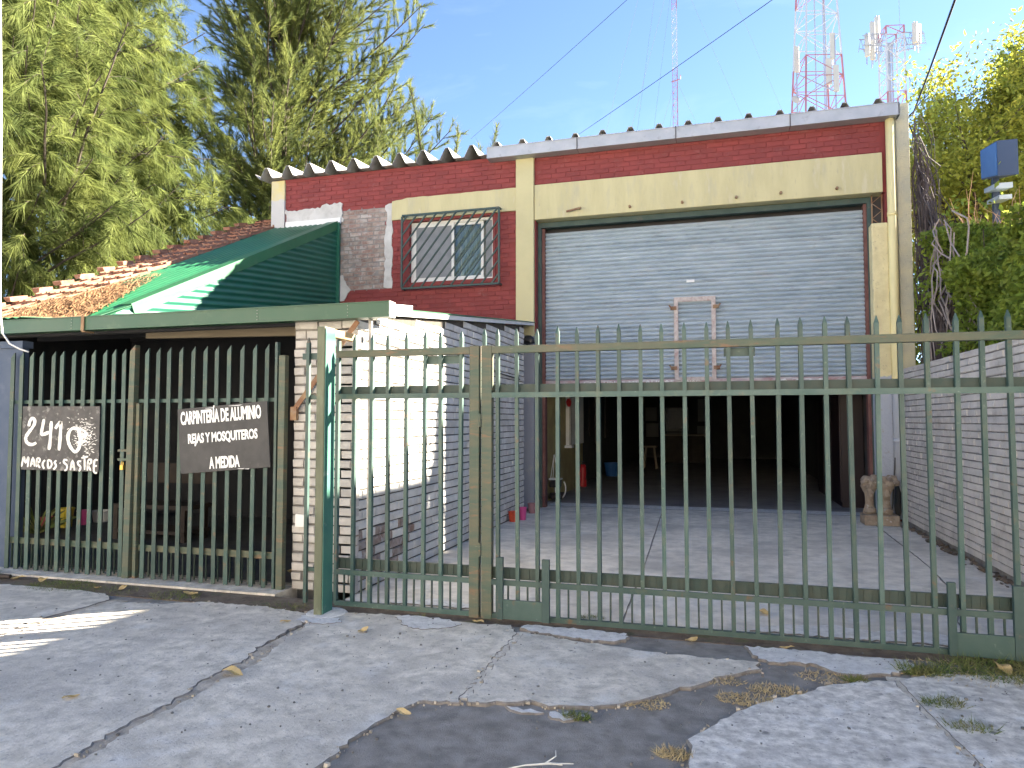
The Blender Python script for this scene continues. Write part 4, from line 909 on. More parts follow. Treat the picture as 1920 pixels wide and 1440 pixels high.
for k, cx in enumerate((2.10, 2.32)):
    m = MB()
    prof = [(0.085,0.145),(0.09,0.19),(0.07,0.235),(0.055,0.30),(0.055,0.38),(0.065,0.44),(0.095,0.50),(0.115,0.55),(0.10,0.60)]
    m.lathe((cx, 11.40, 0), prof, 12)
    for q in range(4):
        a = q*math.pi/2 + 0.5; m.add(*blob((cx+0.07*math.cos(a), 11.40+0.09*math.sin(a), 0.55+0.02*q), (0.065,0.07,0.075), 30+k*9+q))
    m.add(*blob((cx, 11.33, 0.44), (0.05,0.05,0.10), 50+k)); m.add(*blob((cx, 11.34, 0.20), (0.085,0.07,0.06), 60+k))
    m.build('scrolled_leg', M['stone'], PL, smooth=False)
m = MB()
for q, (dx, dz) in enumerate(((-0.16,0.64),(-0.05,0.655),(0.06,0.64),(0.17,0.66),(0.20,0.60))):
    m.add(*blob((2.23+dx, 11.40+0.03*(q%2), dz), (0.085,0.12,0.06), 70+q, 34))
m.build('broken_top', M['stone'], PL)
RT = MB(); RT.tube([(2.44, 11.66, 0.02), (2.52, 11.70, 0.95)], 0.011, 6); RT.add(*blob((2.52,11.62,0.30),(0.055,0.06,0.30), 91))
o = RT.build('broom', M['black_plastic']); tag(o, 'black stick broom leaning behind the stone pedestal', 'broom')
def pot(name, x, y, z, r, h, mat, label, cat, extra=None):
    m = MB(); m.lathe((x, y, z), [(r*0.78,0),(r,h*0.92),(r*1.08,h*0.92),(r*1.08,h),(r*0.9,h),(r*0.85,h*0.9)], 14)
    t = thing(name, label, cat, (x, y, z)); m.build('body', mat, t, smooth=False)
    return t
t = pot('paint_tin', -2.93, 10.22, 0.0, 0.075, 0.15, M['red_plastic'], 'bright orange red tin on the driveway beside the grey side wall', 'tin')
MB().tube([(-2.99,10.22,0.15),(-2.97,10.22,0.20),(-2.93,10.22,0.215),(-2.89,10.22,0.20),(-2.87,10.22,0.15)], 0.005, 5).build('handle', M['steel'], t)
t = pot('flowerpot', -2.84, 10.42, 0.0, 0.06, 0.19, M['pink_pot'], 'magenta flowerpot standing just behind the orange red tin', 'flowerpot')
t = pot('bucket', -2.90, 11.22, 0.0, 0.07, 0.16, M['dusty_pink'], 'faded pink bucket at the far end of the grey side wall', 'bucket')
MB().tube([(-2.97,11.22,0.15),(-2.95,11.22,0.20),(-2.90,11.22,0.21),(-2.85,11.22,0.20),(-2.83,11.22,0.15)], 0.005, 5).build('handle', M['steel'], t)
LM = thing('wall_lamp', 'small black lamp fixed to the grey base of the yellow pilaster', 'lamp', (-3.1, YF-0.1, 2.88))
m = MB(); m.add(*blob((-3.08, YF-0.15, 2.86), (0.13,0.08,0.09), 5, 30, 0.8)); m.build('shade', M['black_plastic'], LM)
MB().tube([(-3.1,YF-0.06,2.93),(-3.1,YF-0.14,2.92)], 0.015, 6).build('arm', M['black_plastic'], LM)
WD = MB(); WD.tube([(XW+0.012, 9.45, 1.2), (XW+0.012, 9.45, 2.19), (XW+0.012, 10.9, 2.15)], 0.011, 6)
o = WD.build('conduit', M['cable_black']); tag(o, 'thin dark cable conduit bent along the grey side wall', 'conduit')
# fire extinguisher, wall panel, machine with hose, bucket, stool and papers inside the garage
EX = thing('fire_extinguisher', 'red fire extinguisher standing against the left wall inside the garage', 'extinguisher', (-2.95, 16.0, 0))
m = MB(); m.lathe((-2.95, 16.0, 0.0), [(0.085,0.0),(0.088,0.03),(0.088,0.42),(0.07,0.475),(0.035,0.50)], 16); m.build('cylinder', M['red_enamel'], EX, smooth=False)
m = MB(); m.lathe((-2.95,16.0,0.50), [(0.03,0),(0.03,0.05),(0.015,0.06)], 10); m.box((-2.96,15.90,0.555),(-2.94,16.03,0.575)); m.build('valve', M['black_plastic'], EX)
MB().tube([(-2.93,15.97,0.53),(-2.86,15.95,0.50),(-2.85,15.94,0.30),(-2.87,15.94,0.15)], 0.012, 6).build('nozzle_hose', M['black_plastic'], EX)
MB().box((-3.10, 12.80, 0), (-3.04, 16.5, 4.9)).build('brick_lining', M['yellow_brick'], WH)
PN = thing('wall_panel', 'pale hinged metal panel hanging on the yellow brick garage wall', 'panel', (-3.0, 15.3, 1.5))
MB().box((-3.035, 14.55, 0.98), (-2.95, 16.15, 2.3)).build('door', M['white_paint'], PN, bevel=0.01)
MB().box((-2.95, 14.5, 0.93), (-2.92, 14.58, 2.35)).build('frame', M['steel'], PN)
MB().box((-3.03, 14.4, 0.93), (-2.88, 14.62, 0.98)).build('bracket', M['white_paint'], PN)
MB().add(*blob((-2.93,14.35,1.86),(0.06,0.08,0.10),8)).build('bell', M['red_enamel'], PN)
MC = thing('pressure_washer', 'small red and black machine with a pale coiled hose inside the shutter', 'machine', (-2.82, 12.95, 0))
m = MB(); m.box((-2.98,12.85,0.05),(-2.76,13.1,0.16)); m.build('base', M['red_dark'], MC, bevel=0.015)
m = MB(); m.box((-3.0,12.88,0.26),(-2.80,13.06,0.40)); m.build('motor', M['black_plastic'], MC, bevel=0.02)
MB().box((-3.01,12.87,0.40),(-2.79,13.07,0.425)).build('lid', M['white_paint'], MC)
MB().tube([(-2.80 + 0.10*math.sin(t*0.35), 12.93, 0.24 + 0.17*math.cos(t*0.35)) for t in range(2, 16)], 0.014, 6).build('hose', M['hose'], MC, smooth=True)
m = MB(); m.tube([(-2.99,12.95,0.42),(-2.93,12.97,0.86)], 0.008, 5); m.tube([(-2.85,12.95,0.42),(-2.92,12.97,0.86)], 0.008, 5); m.tube([(-2.94,12.93,0.42),(-2.925,12.95,0.85)], 0.006, 5); m.build('wire_stand', M['hose'], MC)
pot('bucket', -2.75, 19.2, 0.004, 0.20, 0.36, M['blue_plastic'], 'blue plastic bucket deep inside the garage', 'bucket')
ST = thing('stool', 'pale wooden stool deep inside the dark garage', 'stool', (-2.0, 22.5, 0))
MB().box((-2.22,22.3,0.66),(-1.82,22.7,0.70)).build('seat', M['timber'], ST)
for sx in (-1,1):
    for sy in (-1,1): MB().obox((-2.02+sx*0.12,22.5+sy*0.12,0.66),(-2.02+sx*0.19,22.5+sy*0.19,0.004),(0,1,0),0.035,0.035).build('leg', M['timber'], ST)
CB = thing('counter', 'dark workbench with a pale top deep inside the garage', 'workbench', (-1.2, 26, 0))
MB().box((-1.9,25.6,0.95),(-0.4,26.4,1.0)).build('top', M['timber'], CB); MB().box((-1.85,25.7,0),(-0.45,26.3,0.95)).build('body', M['dark_wood'], CB)
MN = thing('display_case', 'white framed dark screened box on the garage workbench', 'display', (-1.4, 26, 1.0))
MB().box((-1.75,25.9,1.0),(-1.0,26.2,1.06)).build('stand', M['dark_paper'], MN); m = MB(); m.box((-1.78,25.95,1.10),(-0.98,26.0,1.20)); m.box((-1.78,25.95,1.85),(-0.98,26.0,1.95)); m.box((-1.78,25.95,1.2),(-1.70,26.0,1.85)); m.box((-1.06,25.95,1.2),(-0.98,26.0,1.85)); m.build('frame', M['dark_paper'], MN)
MB().box((-1.7,25.965,1.2),(-1.06,26.0,1.85)).build('screen', M['black_plastic'], MN)
for k, (x, z, wd, h) in enumerate(((-2.6,1.75,0.45,0.55),(-2.55,1.1,0.5,0.55),(-0.6,1.9,0.3,0.9),(-0.62,1.05,0.32,0.45))):
    o = MB().box((x-wd/2,29.53,z-h/2),(x+wd/2,29.545,z+h/2)).build('notice', M['dark_paper'])
    tag(o, ('upper left pale notice on the back wall of the dark garage','lower left pale notice on the back wall of the dark garage','tall pale notice on the garage back wall right of the display','small pale notice on the garage back wall below the tall one')[k], 'notice', 'notices on the back wall of the garage')
for k, (y, z0_, z1_) in enumerate(((17.6,1.1,2.0),(18.5,0.9,2.2),(20.2,1.0,2.3))):
    o = MB().box((-3.09,y,z0_),(-3.05,y+0.5,z1_)).build('board', M['dark_wood']); tag(o, ('short dusty board on the left garage wall nearest the fire extinguisher','taller dusty board in the middle of the left garage wall','tallest dusty board farthest back on the left garage wall')[k], 'board', 'boards on the garage wall')
TK = thing('tool_cabinet', 'dark red metal cabinet by the right wall inside the garage', 'cabinet', (2.2, 14.5, 0))
MB().box((2.05,13.4,0.004),(2.40,16.4,2.0)).build('body', M['red_dark'], TK)
for k in range(3): MB().box((2.03,13.45+k*0.98,0.1),(2.05,14.38+k*0.98,1.95)).build('door', M['red_dark'], TK)
# porch things
BN = thing('bench', 'low dark wooden bench inside the porch', 'bench', (-6.9, 7.4, 0))
MB().box((-7.25,7.15,0.42),(-6.1,7.6,0.47)).build('seat', M['dark_wood'], BN)
MB().box((-7.2,7.15,0.12),(-6.15,7.6,0.16)).build('shelf', M['dark_wood'], BN)
for x in (-7.2,-6.2):
    for y in (7.2,7.55): MB().box((x-0.04,y-0.03,0.03),(x+0.04,y+0.03,0.42)).build('leg', M['dark_wood'], BN)
MB().box((-7.25,7.58,0.7),(-6.1,7.62,0.95)).build('backrest', M['dark_wood'], BN)
pot('flowerpot', -8.9, 7.72, 0.03, 0.085, 0.14, M['red_pot'], 'dark red flowerpot on the porch floor left of a yellow pot', 'flowerpot')
pot('flowerpot', -8.66, 7.78, 0.03, 0.11, 0.26, M['yellow_pot'], 'yellow flowerpot on the porch floor', 'flowerpot')
pot('flowerpot', -8.62, 8.05, 0.03, 0.09, 0.20, M['pink_pot'], 'magenta flowerpot on the porch floor right of the yellow pot', 'flowerpot')
pot('flowerpot', -8.62, 8.35, 0.03, 0.13, 0.16, M['white_paint'], 'white bowl planter on the porch floor', 'planter')
o = MB().add(*blob((-8.35,8.5,0.17),(0.2,0.15,0.16),44,40)).build('bag', M['white_paint']); tag(o, 'crumpled white bag on the porch floor near the bench', 'bag')
SP = MB()
for k in range(46):
    a = random.uniform(0, 2*math.pi); l = random.uniform(0.25,0.6); el = random.uniform(0.5,1.4); b = Vector((-8.35,7.1,0.05)); d = Vector((math.cos(a)*math.cos(el), math.sin(a)*math.cos(el), math.sin(el))); s = d.cross(Vector((0,0,1))).normalized()*0.012
    SP.add([b-s, b+s, b+d*l*0.7+Vector((0,0,-0.02)), b+d*l+Vector((0,0,-0.10))], [(0,1,2),(1,3,2)])
o = SP.build('potted_plant', M['grass']); tag(o, 'spiky strap leaved plant in the shade just inside the porch gate', 'plant')

# ---------------------------------------------------------------- cables overhead
def sag(a, b, s, n=14):
    a = Vector(a); b = Vector(b); return [a.lerp(b, i/n) + Vector((0,0,-s*4*(i/n)*(1-i/n))) for i in range(n+1)]
def extend(a, b, k): a = Vector(a); b = Vector(b); return tuple(a + (b-a)*k)
for a, b, r, lab in (((-4.60,13.0,7.05), extend((-4.60,13.0,7.14),(-1.15,9.0,6.96),2.2), 0.0035, 'thin overhead wire rising from behind the teeth of the corrugated roof'),
                     ((-2.59,12.5,6.55), extend((-2.59,12.5,6.62),(0.53,8.0,6.09),2.0), 0.0045, 'thin overhead wire starting above the middle of the grey gutter'),
                     ((2.90,11.8,6.1), extend((2.90,11.8,6.1),(2.07,7.0,5.24),2.0), 0.011, 'thick twisted cable running up from the right end of the roof')):
    m = MB(); m.tube(sag(a, b, 0.05), r, 6)
    o = m.build('overhead_wire', M['cable_black'], smooth=True); tag(o, lab, 'wire')
m = MB(); cpts = [(-6.90,5.22,6.4),(-6.87,5.24,5.73),(-6.81,5.24,4.73),(-6.76,5.24,3.54),(-6.735,5.24,2.9),(-6.715,5.24,2.53),(-6.68,5.24,2.35),(-6.58,5.24,2.24),(-6.48,5.26,2.19),(-6.39,5.28,2.16)]
m.tube(cpts, 0.009, 6); o = m.build('hanging_cable', M['cable_white'], smooth=True); tag(o, 'loose white cable hanging down past the left end of the green gutter', 'cable')

# ---------------------------------------------------------------- masts behind the warehouse
def lattice(root, cx, cy, w0, w1, z0, z1, bay, rl, rb, rot=0.0, band=3.0, sides=4):
    def corner(k, z):
        w = w0 + (w1-w0)*(z-z0)/(z1-z0); a = rot + (k+0.5)*2*math.pi/sides; return Vector((cx + w*0.7071*math.cos(a), cy + w*0.7071*math.sin(a), z))
    zb = z0; i = 0
    while zb < z1 - 0.1:
        zt_ = min(zb + band, z1); mt = M['hazy_mast_red'] if i % 2 else M['hazy_mast_white']
        m = MB()
        for k in range(sides): m.tube([corner(k, zb), corner(k, zt_)], rl, 5)
        nb = max(1, int(round((zt_-zb)/bay))); h = (zt_-zb)/nb
        for b in range(nb):
            for k in range(sides):
                a0 = corner(k, zb+b*h); a1 = corner((k+1) % sides, zb+(b+1)*h); c0 = corner((k+1) % sides, zb+b*h); c1 = corner(k, zb+(b+1)*h)
                m.tube([a0, a1] if (b+k) % 2 else [c0, c1], rb, 4, False); m.tube([c1, a1], rb, 4, False)
        m.build('lattice_section', mt, root); zb = zt_; i += 1
def antenna(root, x, y, z, h=1.9, wd=0.30, rz=0.0):
    m = MB(); m.box((-wd/2, -0.08, 0), (wd/2, 0.08, h)); o = m.build('antenna_panel', M['antenna'], root, bevel=0.03)
    o.location = (x, y, z); o.rotation_euler = (0, 0, rz)
    m = MB(); m.tube([(x, y+0.18, z-0.4), (x, y+0.18, z+h+0.15)], 0.035, 6); m.build('antenna_pole', M['hazy_mast_steel'], root)
T1 = thing('lattice_tower', 'tall tapering red and white lattice tower with antenna panels, left of pair', 'tower', (8.05, 60, 0))
lattice(T1, 8.05, 60, 5.2, 1.4, 0, 46, 1.5, 0.075, 0.035, 0.25, 5.0)
m = MB()
for dx in (-0.12, 0.5, 0.62): m.tube([(8.05+dx, 59.8, 0), (8.05+dx, 59.8, 45)], 0.05, 5)
m.build('cable_run', M['hazy_mast_steel'], T1)
for x, z in ((6.40, 28.9), (9.05, 29.6), (9.25, 27.0), (8.75, 27.6)): antenna(T1, x, 58.8, z, 2.1, 0.42, random.uniform(-0.5,0.5))
m = MB(); m.obox((6.4,58.8,28.8),(9.3,58.8,26.9),(0,1,0),0.07,0.07); m.obox((6.4,58.8,26.4),(9.3,58.8,28.6),(0,1,0),0.06,0.06); m.tube([(6.4,58.8,24),(6.4,58.8,30.5)],0.06,5); m.tube([(9.2,58.8,24),(9.2,58.8,31.5)],0.06,5); m.build('outrigger', M['hazy_mast_steel'], T1)
m = MB(); m.lathe((0,0,0), [(0.05,-0.15),(0.3,-0.05),(0.36,0.0),(0.3,0.02)], 14); o = m.build('dish', M['antenna'], T1); o.location = (6.3, 58.7, 26.7); o.rotation_euler = (R(80), 0, 0.4)
T2 = thing('lattice_tower', 'shorter red and white lattice mast topped by a cross platform of antennas', 'tower', (10.08, 45, 0))
lattice(T2, 10.08, 45, 1.15, 1.0, 0, 24.3, 0.95, 0.05, 0.024, 0.2, 3.4)
m = MB()
for dx in (-0.22,-0.12,0.0): m.tube([(10.08+dx,44.9,0),(10.08+dx,44.9,23.5)], 0.05, 5)
m.build('cable_run', M['hazy_mast_steel'], T2)
for a in (R(-165), R(10), R(100)):
    d = Vector((math.cos(a), math.sin(a), 0)); n_ = Vector((-d.y, d.x, 0)); c = Vector((10.08, 45, 0)); m = MB()
    for s in (-0.35, 0.35):
        for z in (23.15, 23.95): m.tube([c + n_*s + d*0.4 + Vector((0,0,z)), c + n_*s*0.6 + d*1.75 + Vector((0,0,z+ (0.15 if z < 23.5 else -0.1)))], 0.035, 5)
        for k in range(4): m.tube([c+n_*s+d*(0.4+k*0.34)+Vector((0,0,23.15)), c+n_*s+d*(0.57+k*0.34)+Vector((0,0,23.95))], 0.02, 4); m.tube([c+n_*s+d*(0.57+k*0.34)+Vector((0,0,23.95)), c+n_*s+d*(0.74+k*0.34)+Vector((0,0,23.15))], 0.02, 4)
    m.build('platform_arm', M['hazy_mast_steel'], T2)
for x, y, z, h in ((8.72,44.6,22.7,1.35),(9.05,44.9,22.6,1.2),(9.28,45.9,23.9,1.5),(9.62,46.3,24.1,1.8),(11.25,44.7,23.2,1.2),(11.55,45.2,23.3,1.2)): antenna(T2, x, y, z, h, 0.27, random.uniform(-0.8,0.8))
m = MB(); m.tube([(10.55,45,23.8),(10.53,45,29)], 0.012, 5); m.tube([(10.6,44.9,20.5),(10.95,44.9,20.5),(10.95,44.9,21.3),(10.6,44.9,21.3)], 0.03, 5); m.build('whip_aerial', M['hazy_mast_steel'], T2)
T3 = thing('guyed_mast', 'slender red and white guyed radio mast above the middle of the roof', 'mast', (-3.45, 70, 0))
lattice(T3, -3.45, 70, 0.42, 0.42, 0, 60, 0.6, 0.026, 0.012, 0.1, 6.0, 3)
m = MB()
for za, rad in ((35,16),(47,20),(58,24)):
    for k in range(3):
        a = 0.35 + k*2*math.pi/3; m.tube([(-3.45,70,za), (-3.45+rad*math.cos(a), 70+rad*math.sin(a), 0)], 0.013, 3, False)
m.build('guy_wire', M['hazy_mast_steel'], T3)
m = MB(); m.tube([(-3.9,69.9,34.7),(-3.0,69.9,34.9),(-3.0,69.9,35.3)], 0.05, 5); m.build('bracket', M['hazy_mast_red'], T3)

# ---------------------------------------------------------------- pole sign behind the hedge
SG = thing('pole_sign', 'blue box sign on a dark post rising out of the bushes', 'sign', (5.2, 15, 0))
mm = MB(); mm.prism([(14.4,5.86),(15.2,6.05),(15.2,6.62),(14.4,6.50)], 'x', 4.88, 5.20); o = mm.build('box', M['sign_dark'], SG)
MB().prism([(14.42,5.88),(15.18,6.07),(15.18,6.60),(14.42,6.48)], 'x', 4.865, 4.88).build('face', M['sign_blue'], SG)
MB().box((5.0,15.0,0),(5.1,15.1,6.06)).build('post', M['sign_dark'], SG)
mm = MB(); mm.prism([(14.5,5.66),(15.1,5.76),(15.1,5.84),(14.5,5.76)], 'x', 4.88, 5.14); mm.build('lower_panel', M['galv'], SG)
mm = MB(); mm.prism([(14.5,5.46),(15.1,5.54),(15.1,5.61),(14.5,5.54)], 'x', 4.92, 5.12); mm.build('lower_panel', M['galv'], SG)

# ---------------------------------------------------------------- trees
def blades(P, D, L, W, rng, droop=0.0):
    """thin triangles from P along D"""
    n = len(P); D = D/np.linalg.norm(D, axis=1, keepdims=True)
    q = rng.normal(size=(n,3)); sd = np.cross(D, q); sd /= np.linalg.norm(sd, axis=1, keepdims=True) + 1e-9
    T = P + D*L[:,None]; T[:,2] -= droop*L
    return np.stack([P - sd*W[:,None], P + sd*W[:,None], T], 1)
def needle_tree(root, trunk, branches, mat, rng, sub_step, sub_len, nd_per_m, nd_len, nd_w, fwd, droop, sub_droop, upcurve, spread):
    tm = MB(); tm.tube(trunk[0], trunk[1], 10); tm.build('trunk', M['bark'], root, smooth=True)
    bmb = MB(); PP = []; DD = []
    for (b0_, d, L, up) in branches:
        n = 10; pts = [Vector(b0_)]; dd = Vector(d).normalized()
        for i in range(n):
            dd = (dd + Vector((rng.normal(0,0.05), rng.normal(0,0.05), up/n + rng.normal(0,0.03)))).normalized(); pts.append(pts[-1] + dd*(L/n))
        bmb.tube(pts, [0.012 + 0.028*(L/4)*(1-i/n) for i in range(n+1)], 5)
        s = 0.25*L
        while s < L:
            i = min(int(s/L*n), n-1); p = pts[i].lerp(pts[i+1], s/L*n - i); bd = (pts[i+1]-pts[i]).normalized()
            sl_len = sub_len*(1.15 - 0.6*s/L)*rng.uniform(0.6, 1.25)
            a = rng.uniform(0, 2*math.pi); o = bd.orthogonal().normalized(); o2 = bd.cross(o); side = o*math.cos(a) + o2*math.sin(a)
            sd = (bd*(1-spread) + side*spread + Vector((0,0,upcurve))).normalized()
            m = 6; q = p.copy(); sp_ = [q.copy()]
            for j in range(m):
                sd = (sd + Vector((0,0,-sub_droop/m)) + Vector(rng.normal(0,0.05,3))).normalized(); q = q + sd*(sl_len/m); sp_.append(q.copy())
            bmb.tube(sp_, [0.008]*m + [0.003], 3, False)
            k = int(sl_len*nd_per_m); tt = rng.uniform(0.05, 1.0, k)*m; ii = np.minimum(tt.astype(int), m-1); ff = (tt-ii)[:,None]
            A = np.array([list(v) for v in sp_]); p_ = A[ii]*(1-ff) + A[ii+1]*ff; tg = A[ii+1]-A[ii]; tg /= np.linalg.norm(tg, axis=1, keepdims=True)
            rnd_ = rng.normal(size=(k,3)); rnd_ -= (rnd_*tg).sum(1, keepdims=True)*tg; rnd_ /= np.linalg.norm(rnd_, axis=1, keepdims=True)
            PP.append(p_); DD.append(tg*fwd + rnd_*(1-fwd)); s += sub_step*rng.uniform(0.7, 1.3)
        # needles on the branch tip itself
    bmb.build('branches', M['bark'], root)
    P_ = np.concatenate(PP); D_ = np.concatenate(DD); n = len(P_)
    V = blades(P_, D_, nd_len*rng.uniform(0.6, 1.3, n), nd_w*rng.uniform(0.7, 1.3, n), rng, droop)
    link('crown', mesh_fast('crown', V, 3, mat), root); return n
rng = np.random.default_rng(21)
TA = thing('casuarina_tree', 'large feathery yellow green tree filling the left side behind the tiles', 'tree', (-18.5, 15, 0))
brs = []
for k in range(270):
    z = rng.uniform(3.0, 15.5); a = rng.uniform(-1.9, 1.5); L = rng.uniform(3.2, 6.6)*(1.1 - 0.035*max(z-8, 0))
    ctr = Vector((-18.5 + rng.normal(0,0.5), 15.0 + rng.normal(0,0.5), z))
    if math.cos(a) > 0.1: L = min(L, max(1.2, (4.6 - 0.42*abs(z-6.5))/math.cos(a)))
    brs.append((ctr, (math.cos(a), math.sin(a)*0.9, rng.uniform(-0.15, 0.9)), L, rng.uniform(-0.3, 0.6)))
for p, d, L in (((-16.0,13.8,6.2),(0.5,-0.1,1.0),5.5), ((-16.6,13.6,7.4),(0.55,-0.1,0.9),4.4), ((-16.8,13.4,8.5),(0.62,-0.1,1.0),5.0), ((-16.4,13.6,6.4),(0.9,-0.2,0.35),2.6), ((-15.9,13.6,5.2),(1,-0.2,0.25),3.2), ((-16.6,13.5,5.2),(1,-0.1,0.35),2.8)):
    brs.append((Vector(p), d, L, 0.35))
nA = needle_tree(TA, ([(-18.5,15,-0.2),(-18.4,15,4),(-18.6,15.1,9),(-18.5,15,17)], [0.42,0.34,0.22,0.06]), brs, M['needle_a'], rng, 0.22, 1.25, 125, 0.40, 0.0076, 0.60, 0.42, 0.8, 0.05, 0.60)
TBt = thing('conifer_tree', 'tall dark trunked conifer with plume like branches behind the red gable', 'tree', (-13.7, 20, 0))
brs = []
for k in range(230):
    z = rng.uniform(4.2, 17.5); a = rng.uniform(0, 2*math.pi); w_ = 1.0 if z < 11 else max(0.4, 1.0 - (z-11)*0.075)
    ca, sa = math.cos(a), math.sin(a)
    L = rng.uniform(2.6, 5.2)*w_*(1.2 if ca > 0.3 and z < 13 else 0.75)
    if ca < -0.1: L = min(L, max(0.9, (2.5 - 0.16*max(z-9.5,0))/abs(ca)) if z > 8 else L)
    brs.append((Vector((-13.7, 20, z)), (ca, sa, rng.uniform(0.0, 0.55)), L, rng.uniform(0.3, 1.1)))
for p, d, L in (((-13.6,20,7.6),(1,-0.15,0.22),6.6), ((-13.6,20,8.2),(1,-0.3,0.5),6.0), ((-13.6,20,6.8),(1,-0.2,0.3),6.8), ((-13.6,20,9.2),(1,-0.1,0.7),5.4), ((-13.7,20,8.4),(-1,-0.3,0.35),3.4), ((-13.7,20,7.2),(-1,-0.4,0.30),3.6), ((-13.7,20,10.8),(0.9,-0.3,1.0),4.2)):
    brs.append((Vector(p), d, L, 0.5))
nB = needle_tree(TBt, ([(-13.7,20,-0.2),(-13.6,20,6),(-13.75,20.1,12),(-13.7,20,19.5)], [0.45,0.38,0.25,0.05]), brs, M['needle_b'], rng, 0.17, 1.15, 155, 0.23, 0.0072, 0.66, 0.10, -0.15, 0.22, 0.52)
TBt.location = (-16.45, 24.0, -0.3); TBt.scale = (1.2, 1.2, 1.2)
TC = thing('slim_conifer', 'thin tops of a smaller conifer just above the corrugated roof teeth', 'tree', (-7.6, 22, 0))
brs = [(Vector((-8.75+dx,22,4.5)), (0.05,0,1), L, 0.2) for dx, L in ((0,7.9),(0.35,6.9),(-0.75,7.5),(-0.4,6.6),(-1.3,6.6),(0.7,6.3))]
needle_tree(TC, ([(-7.6,22,-0.2),(-7.6,22,5)], [0.2,0.1]), brs, M['needle_b'], rng, 0.09, 0.5, 85, 0.26, 0.007, 0.58, 0.0, -0.5, 0.8, 0.35)

def leaf_quads(C, rng, size, flat=0.4):
    n = len(C); N_ = rng.normal(size=(n,3)); N_[:,2] += flat; N_ /= np.linalg.norm(N_, axis=1, keepdims=True)
    q = rng.normal(size=(n,3)); U = np.cross(N_, q); U /= np.linalg.norm(U, axis=1, keepdims=True); V_ = np.cross(N_, U)
    s = (size*rng.uniform(0.6, 1.35, n))[:,None]
    return np.stack([C - U*s*0.9, C - V_*s*0.45 + U*s*0.1, C + U*s, C + V_*s*0.45 + U*s*0.1], 1)
def broad_tree(root, base, top, spread, nl, size, mat, rng, nlev=3, lean=(0,0), zlow_=0.35, clump=0.45):
    bmb = MB(); tips = []
    base = Vector(base); H = top - base.z
    trunk_pts = [base, base + Vector((lean[0]*0.3, lean[1]*0.3, H*0.25)), base + Vector((lean[0]*0.6, lean[1]*0.6, H*0.5))]
    def grow(p, d, L, r, lev):
        n = 5; pts = [p.copy()]
        for i in range(n):
            d = (d + Vector(rng.normal(0,0.13,3)) + Vector((0,0,0.04))).normalized(); pts.append(pts[-1] + d*(L/n))
            if lev >= nlev-1 or (lev == nlev-2 and i > 1): tips.append((pts[-1].copy(), lev))
        bmb.tube(pts, [r*(1-0.6*i/n) for i in range(n+1)], 5 if lev < 2 else 3, False)
        if lev < nlev:
            for k in range(4 if lev else 6):
                t = rng.uniform(0.35, 1.0); i = min(int(t*n), n-1); q = pts[i].lerp(pts[i+1], t*n-i)
                nd = (d + Vector(rng.normal(0, 0.65, 3))).normalized(); grow(q, nd, L*rng.uniform(0.5,0.72), r*0.5, lev+1)
    for k in range(9):
        a = k*2*math.pi/9 + rng.uniform(-0.3,0.3); z = rng.uniform(zlow_, 0.62); p = base + Vector((lean[0]*z, lean[1]*z, H*z))
        grow(p, Vector((math.cos(a)*spread, math.sin(a)*spread, rng.uniform(0.5,1.3))).normalized(), H*0.30, 0.06*H/8, 0)
    tm = MB(); tm.tube(trunk_pts + [base + Vector((lean[0]*0.8, lean[1]*0.8, H*0.72))], [0.028*H, 0.022*H, 0.015*H, 0.006*H], 9); tm.build('trunk', M['bark'], root, smooth=True)
    bmb.build('branches', M['bark'], root)
    T = np.array([list(t[0]) for t in tips]); idx = rng.integers(0, len(T), nl)
    C = T[idx] + rng.normal(0, clump, (nl,3))*np.array([1,1,0.8])
    return C
rng = np.random.default_rng(33)
TY = thing('autumn_tree', 'yellowing broadleaf tree behind the right end of the warehouse', 'tree', (8.2, 21, 0))
C = broad_tree(TY, (7.6,21,-0.2), 10.6, 1.0, 95000, 0.085, None, rng, lean=(-0.6,0), clump=0.20)
link('crown', mesh_fast('crown', leaf_quads(C, rng, 0.068), 4, M['leaf_yellow']), TY)
TY2 = thing('autumn_tree', 'yellow leaved tree rising behind the blue box sign', 'tree', (11.5, 24, 0))
C = broad_tree(TY2, (11.0,24,-0.2), 11.2, 0.9, 75000, 0.09, None, rng, clump=0.24)
link('crown', mesh_fast('crown', leaf_quads(C, rng, 0.072), 4, M['leaf_yellow']), TY2)
# hedge behind the boundary wall: the part in view and its run towards the street
HG = thing('hedge', 'bright green leafy hedge spilling over the right boundary wall', 'hedge', (3.9, 9, 0))
n = 230000
yy = rng.uniform(3.0, 13.2, n); zz = rng.uniform(0.3, 1, n)**0.55*4.5; xx = 3.95 + (rng.beta(0.8,0.8,n)-0.5)*2.5
topz = 1.35 + 0.232*np.maximum(yy, 9.0) + 0.20*np.sin(yy*2.1+xx*1.3) + 0.14*np.sin(yy*5.3+1-xx*2) + 0.10*(xx-3.4)
zz = np.minimum(zz, topz - rng.exponential(0.15, n)); lo = 2.85 + 0.22*np.sin(yy*3.1+zz*2.2) + 0.16*np.sin(zz*5+yy*1.3); keep = (xx > lo) & ((yy < 11.0) | (xx > 3.5)); C = np.stack([xx,yy,zz],1)[keep]
link('foliage', mesh_fast('foliage', leaf_quads(C, rng, 0.044, 0.5), 4, M['leaf_green']), HG)
m = MB()
for k in range(60):
    x = rng.uniform(3.2,4.8); y = rng.uniform(3.2,13); m.tube([(x,y,-0.1),(x+rng.normal(0,.15),y+rng.normal(0,.15),1.6),(x+rng.normal(0,.3),y+rng.normal(0,.3),3.9)], [0.03,0.02,0.006], 4, False)
m.build('stems', M['bark'], HG)
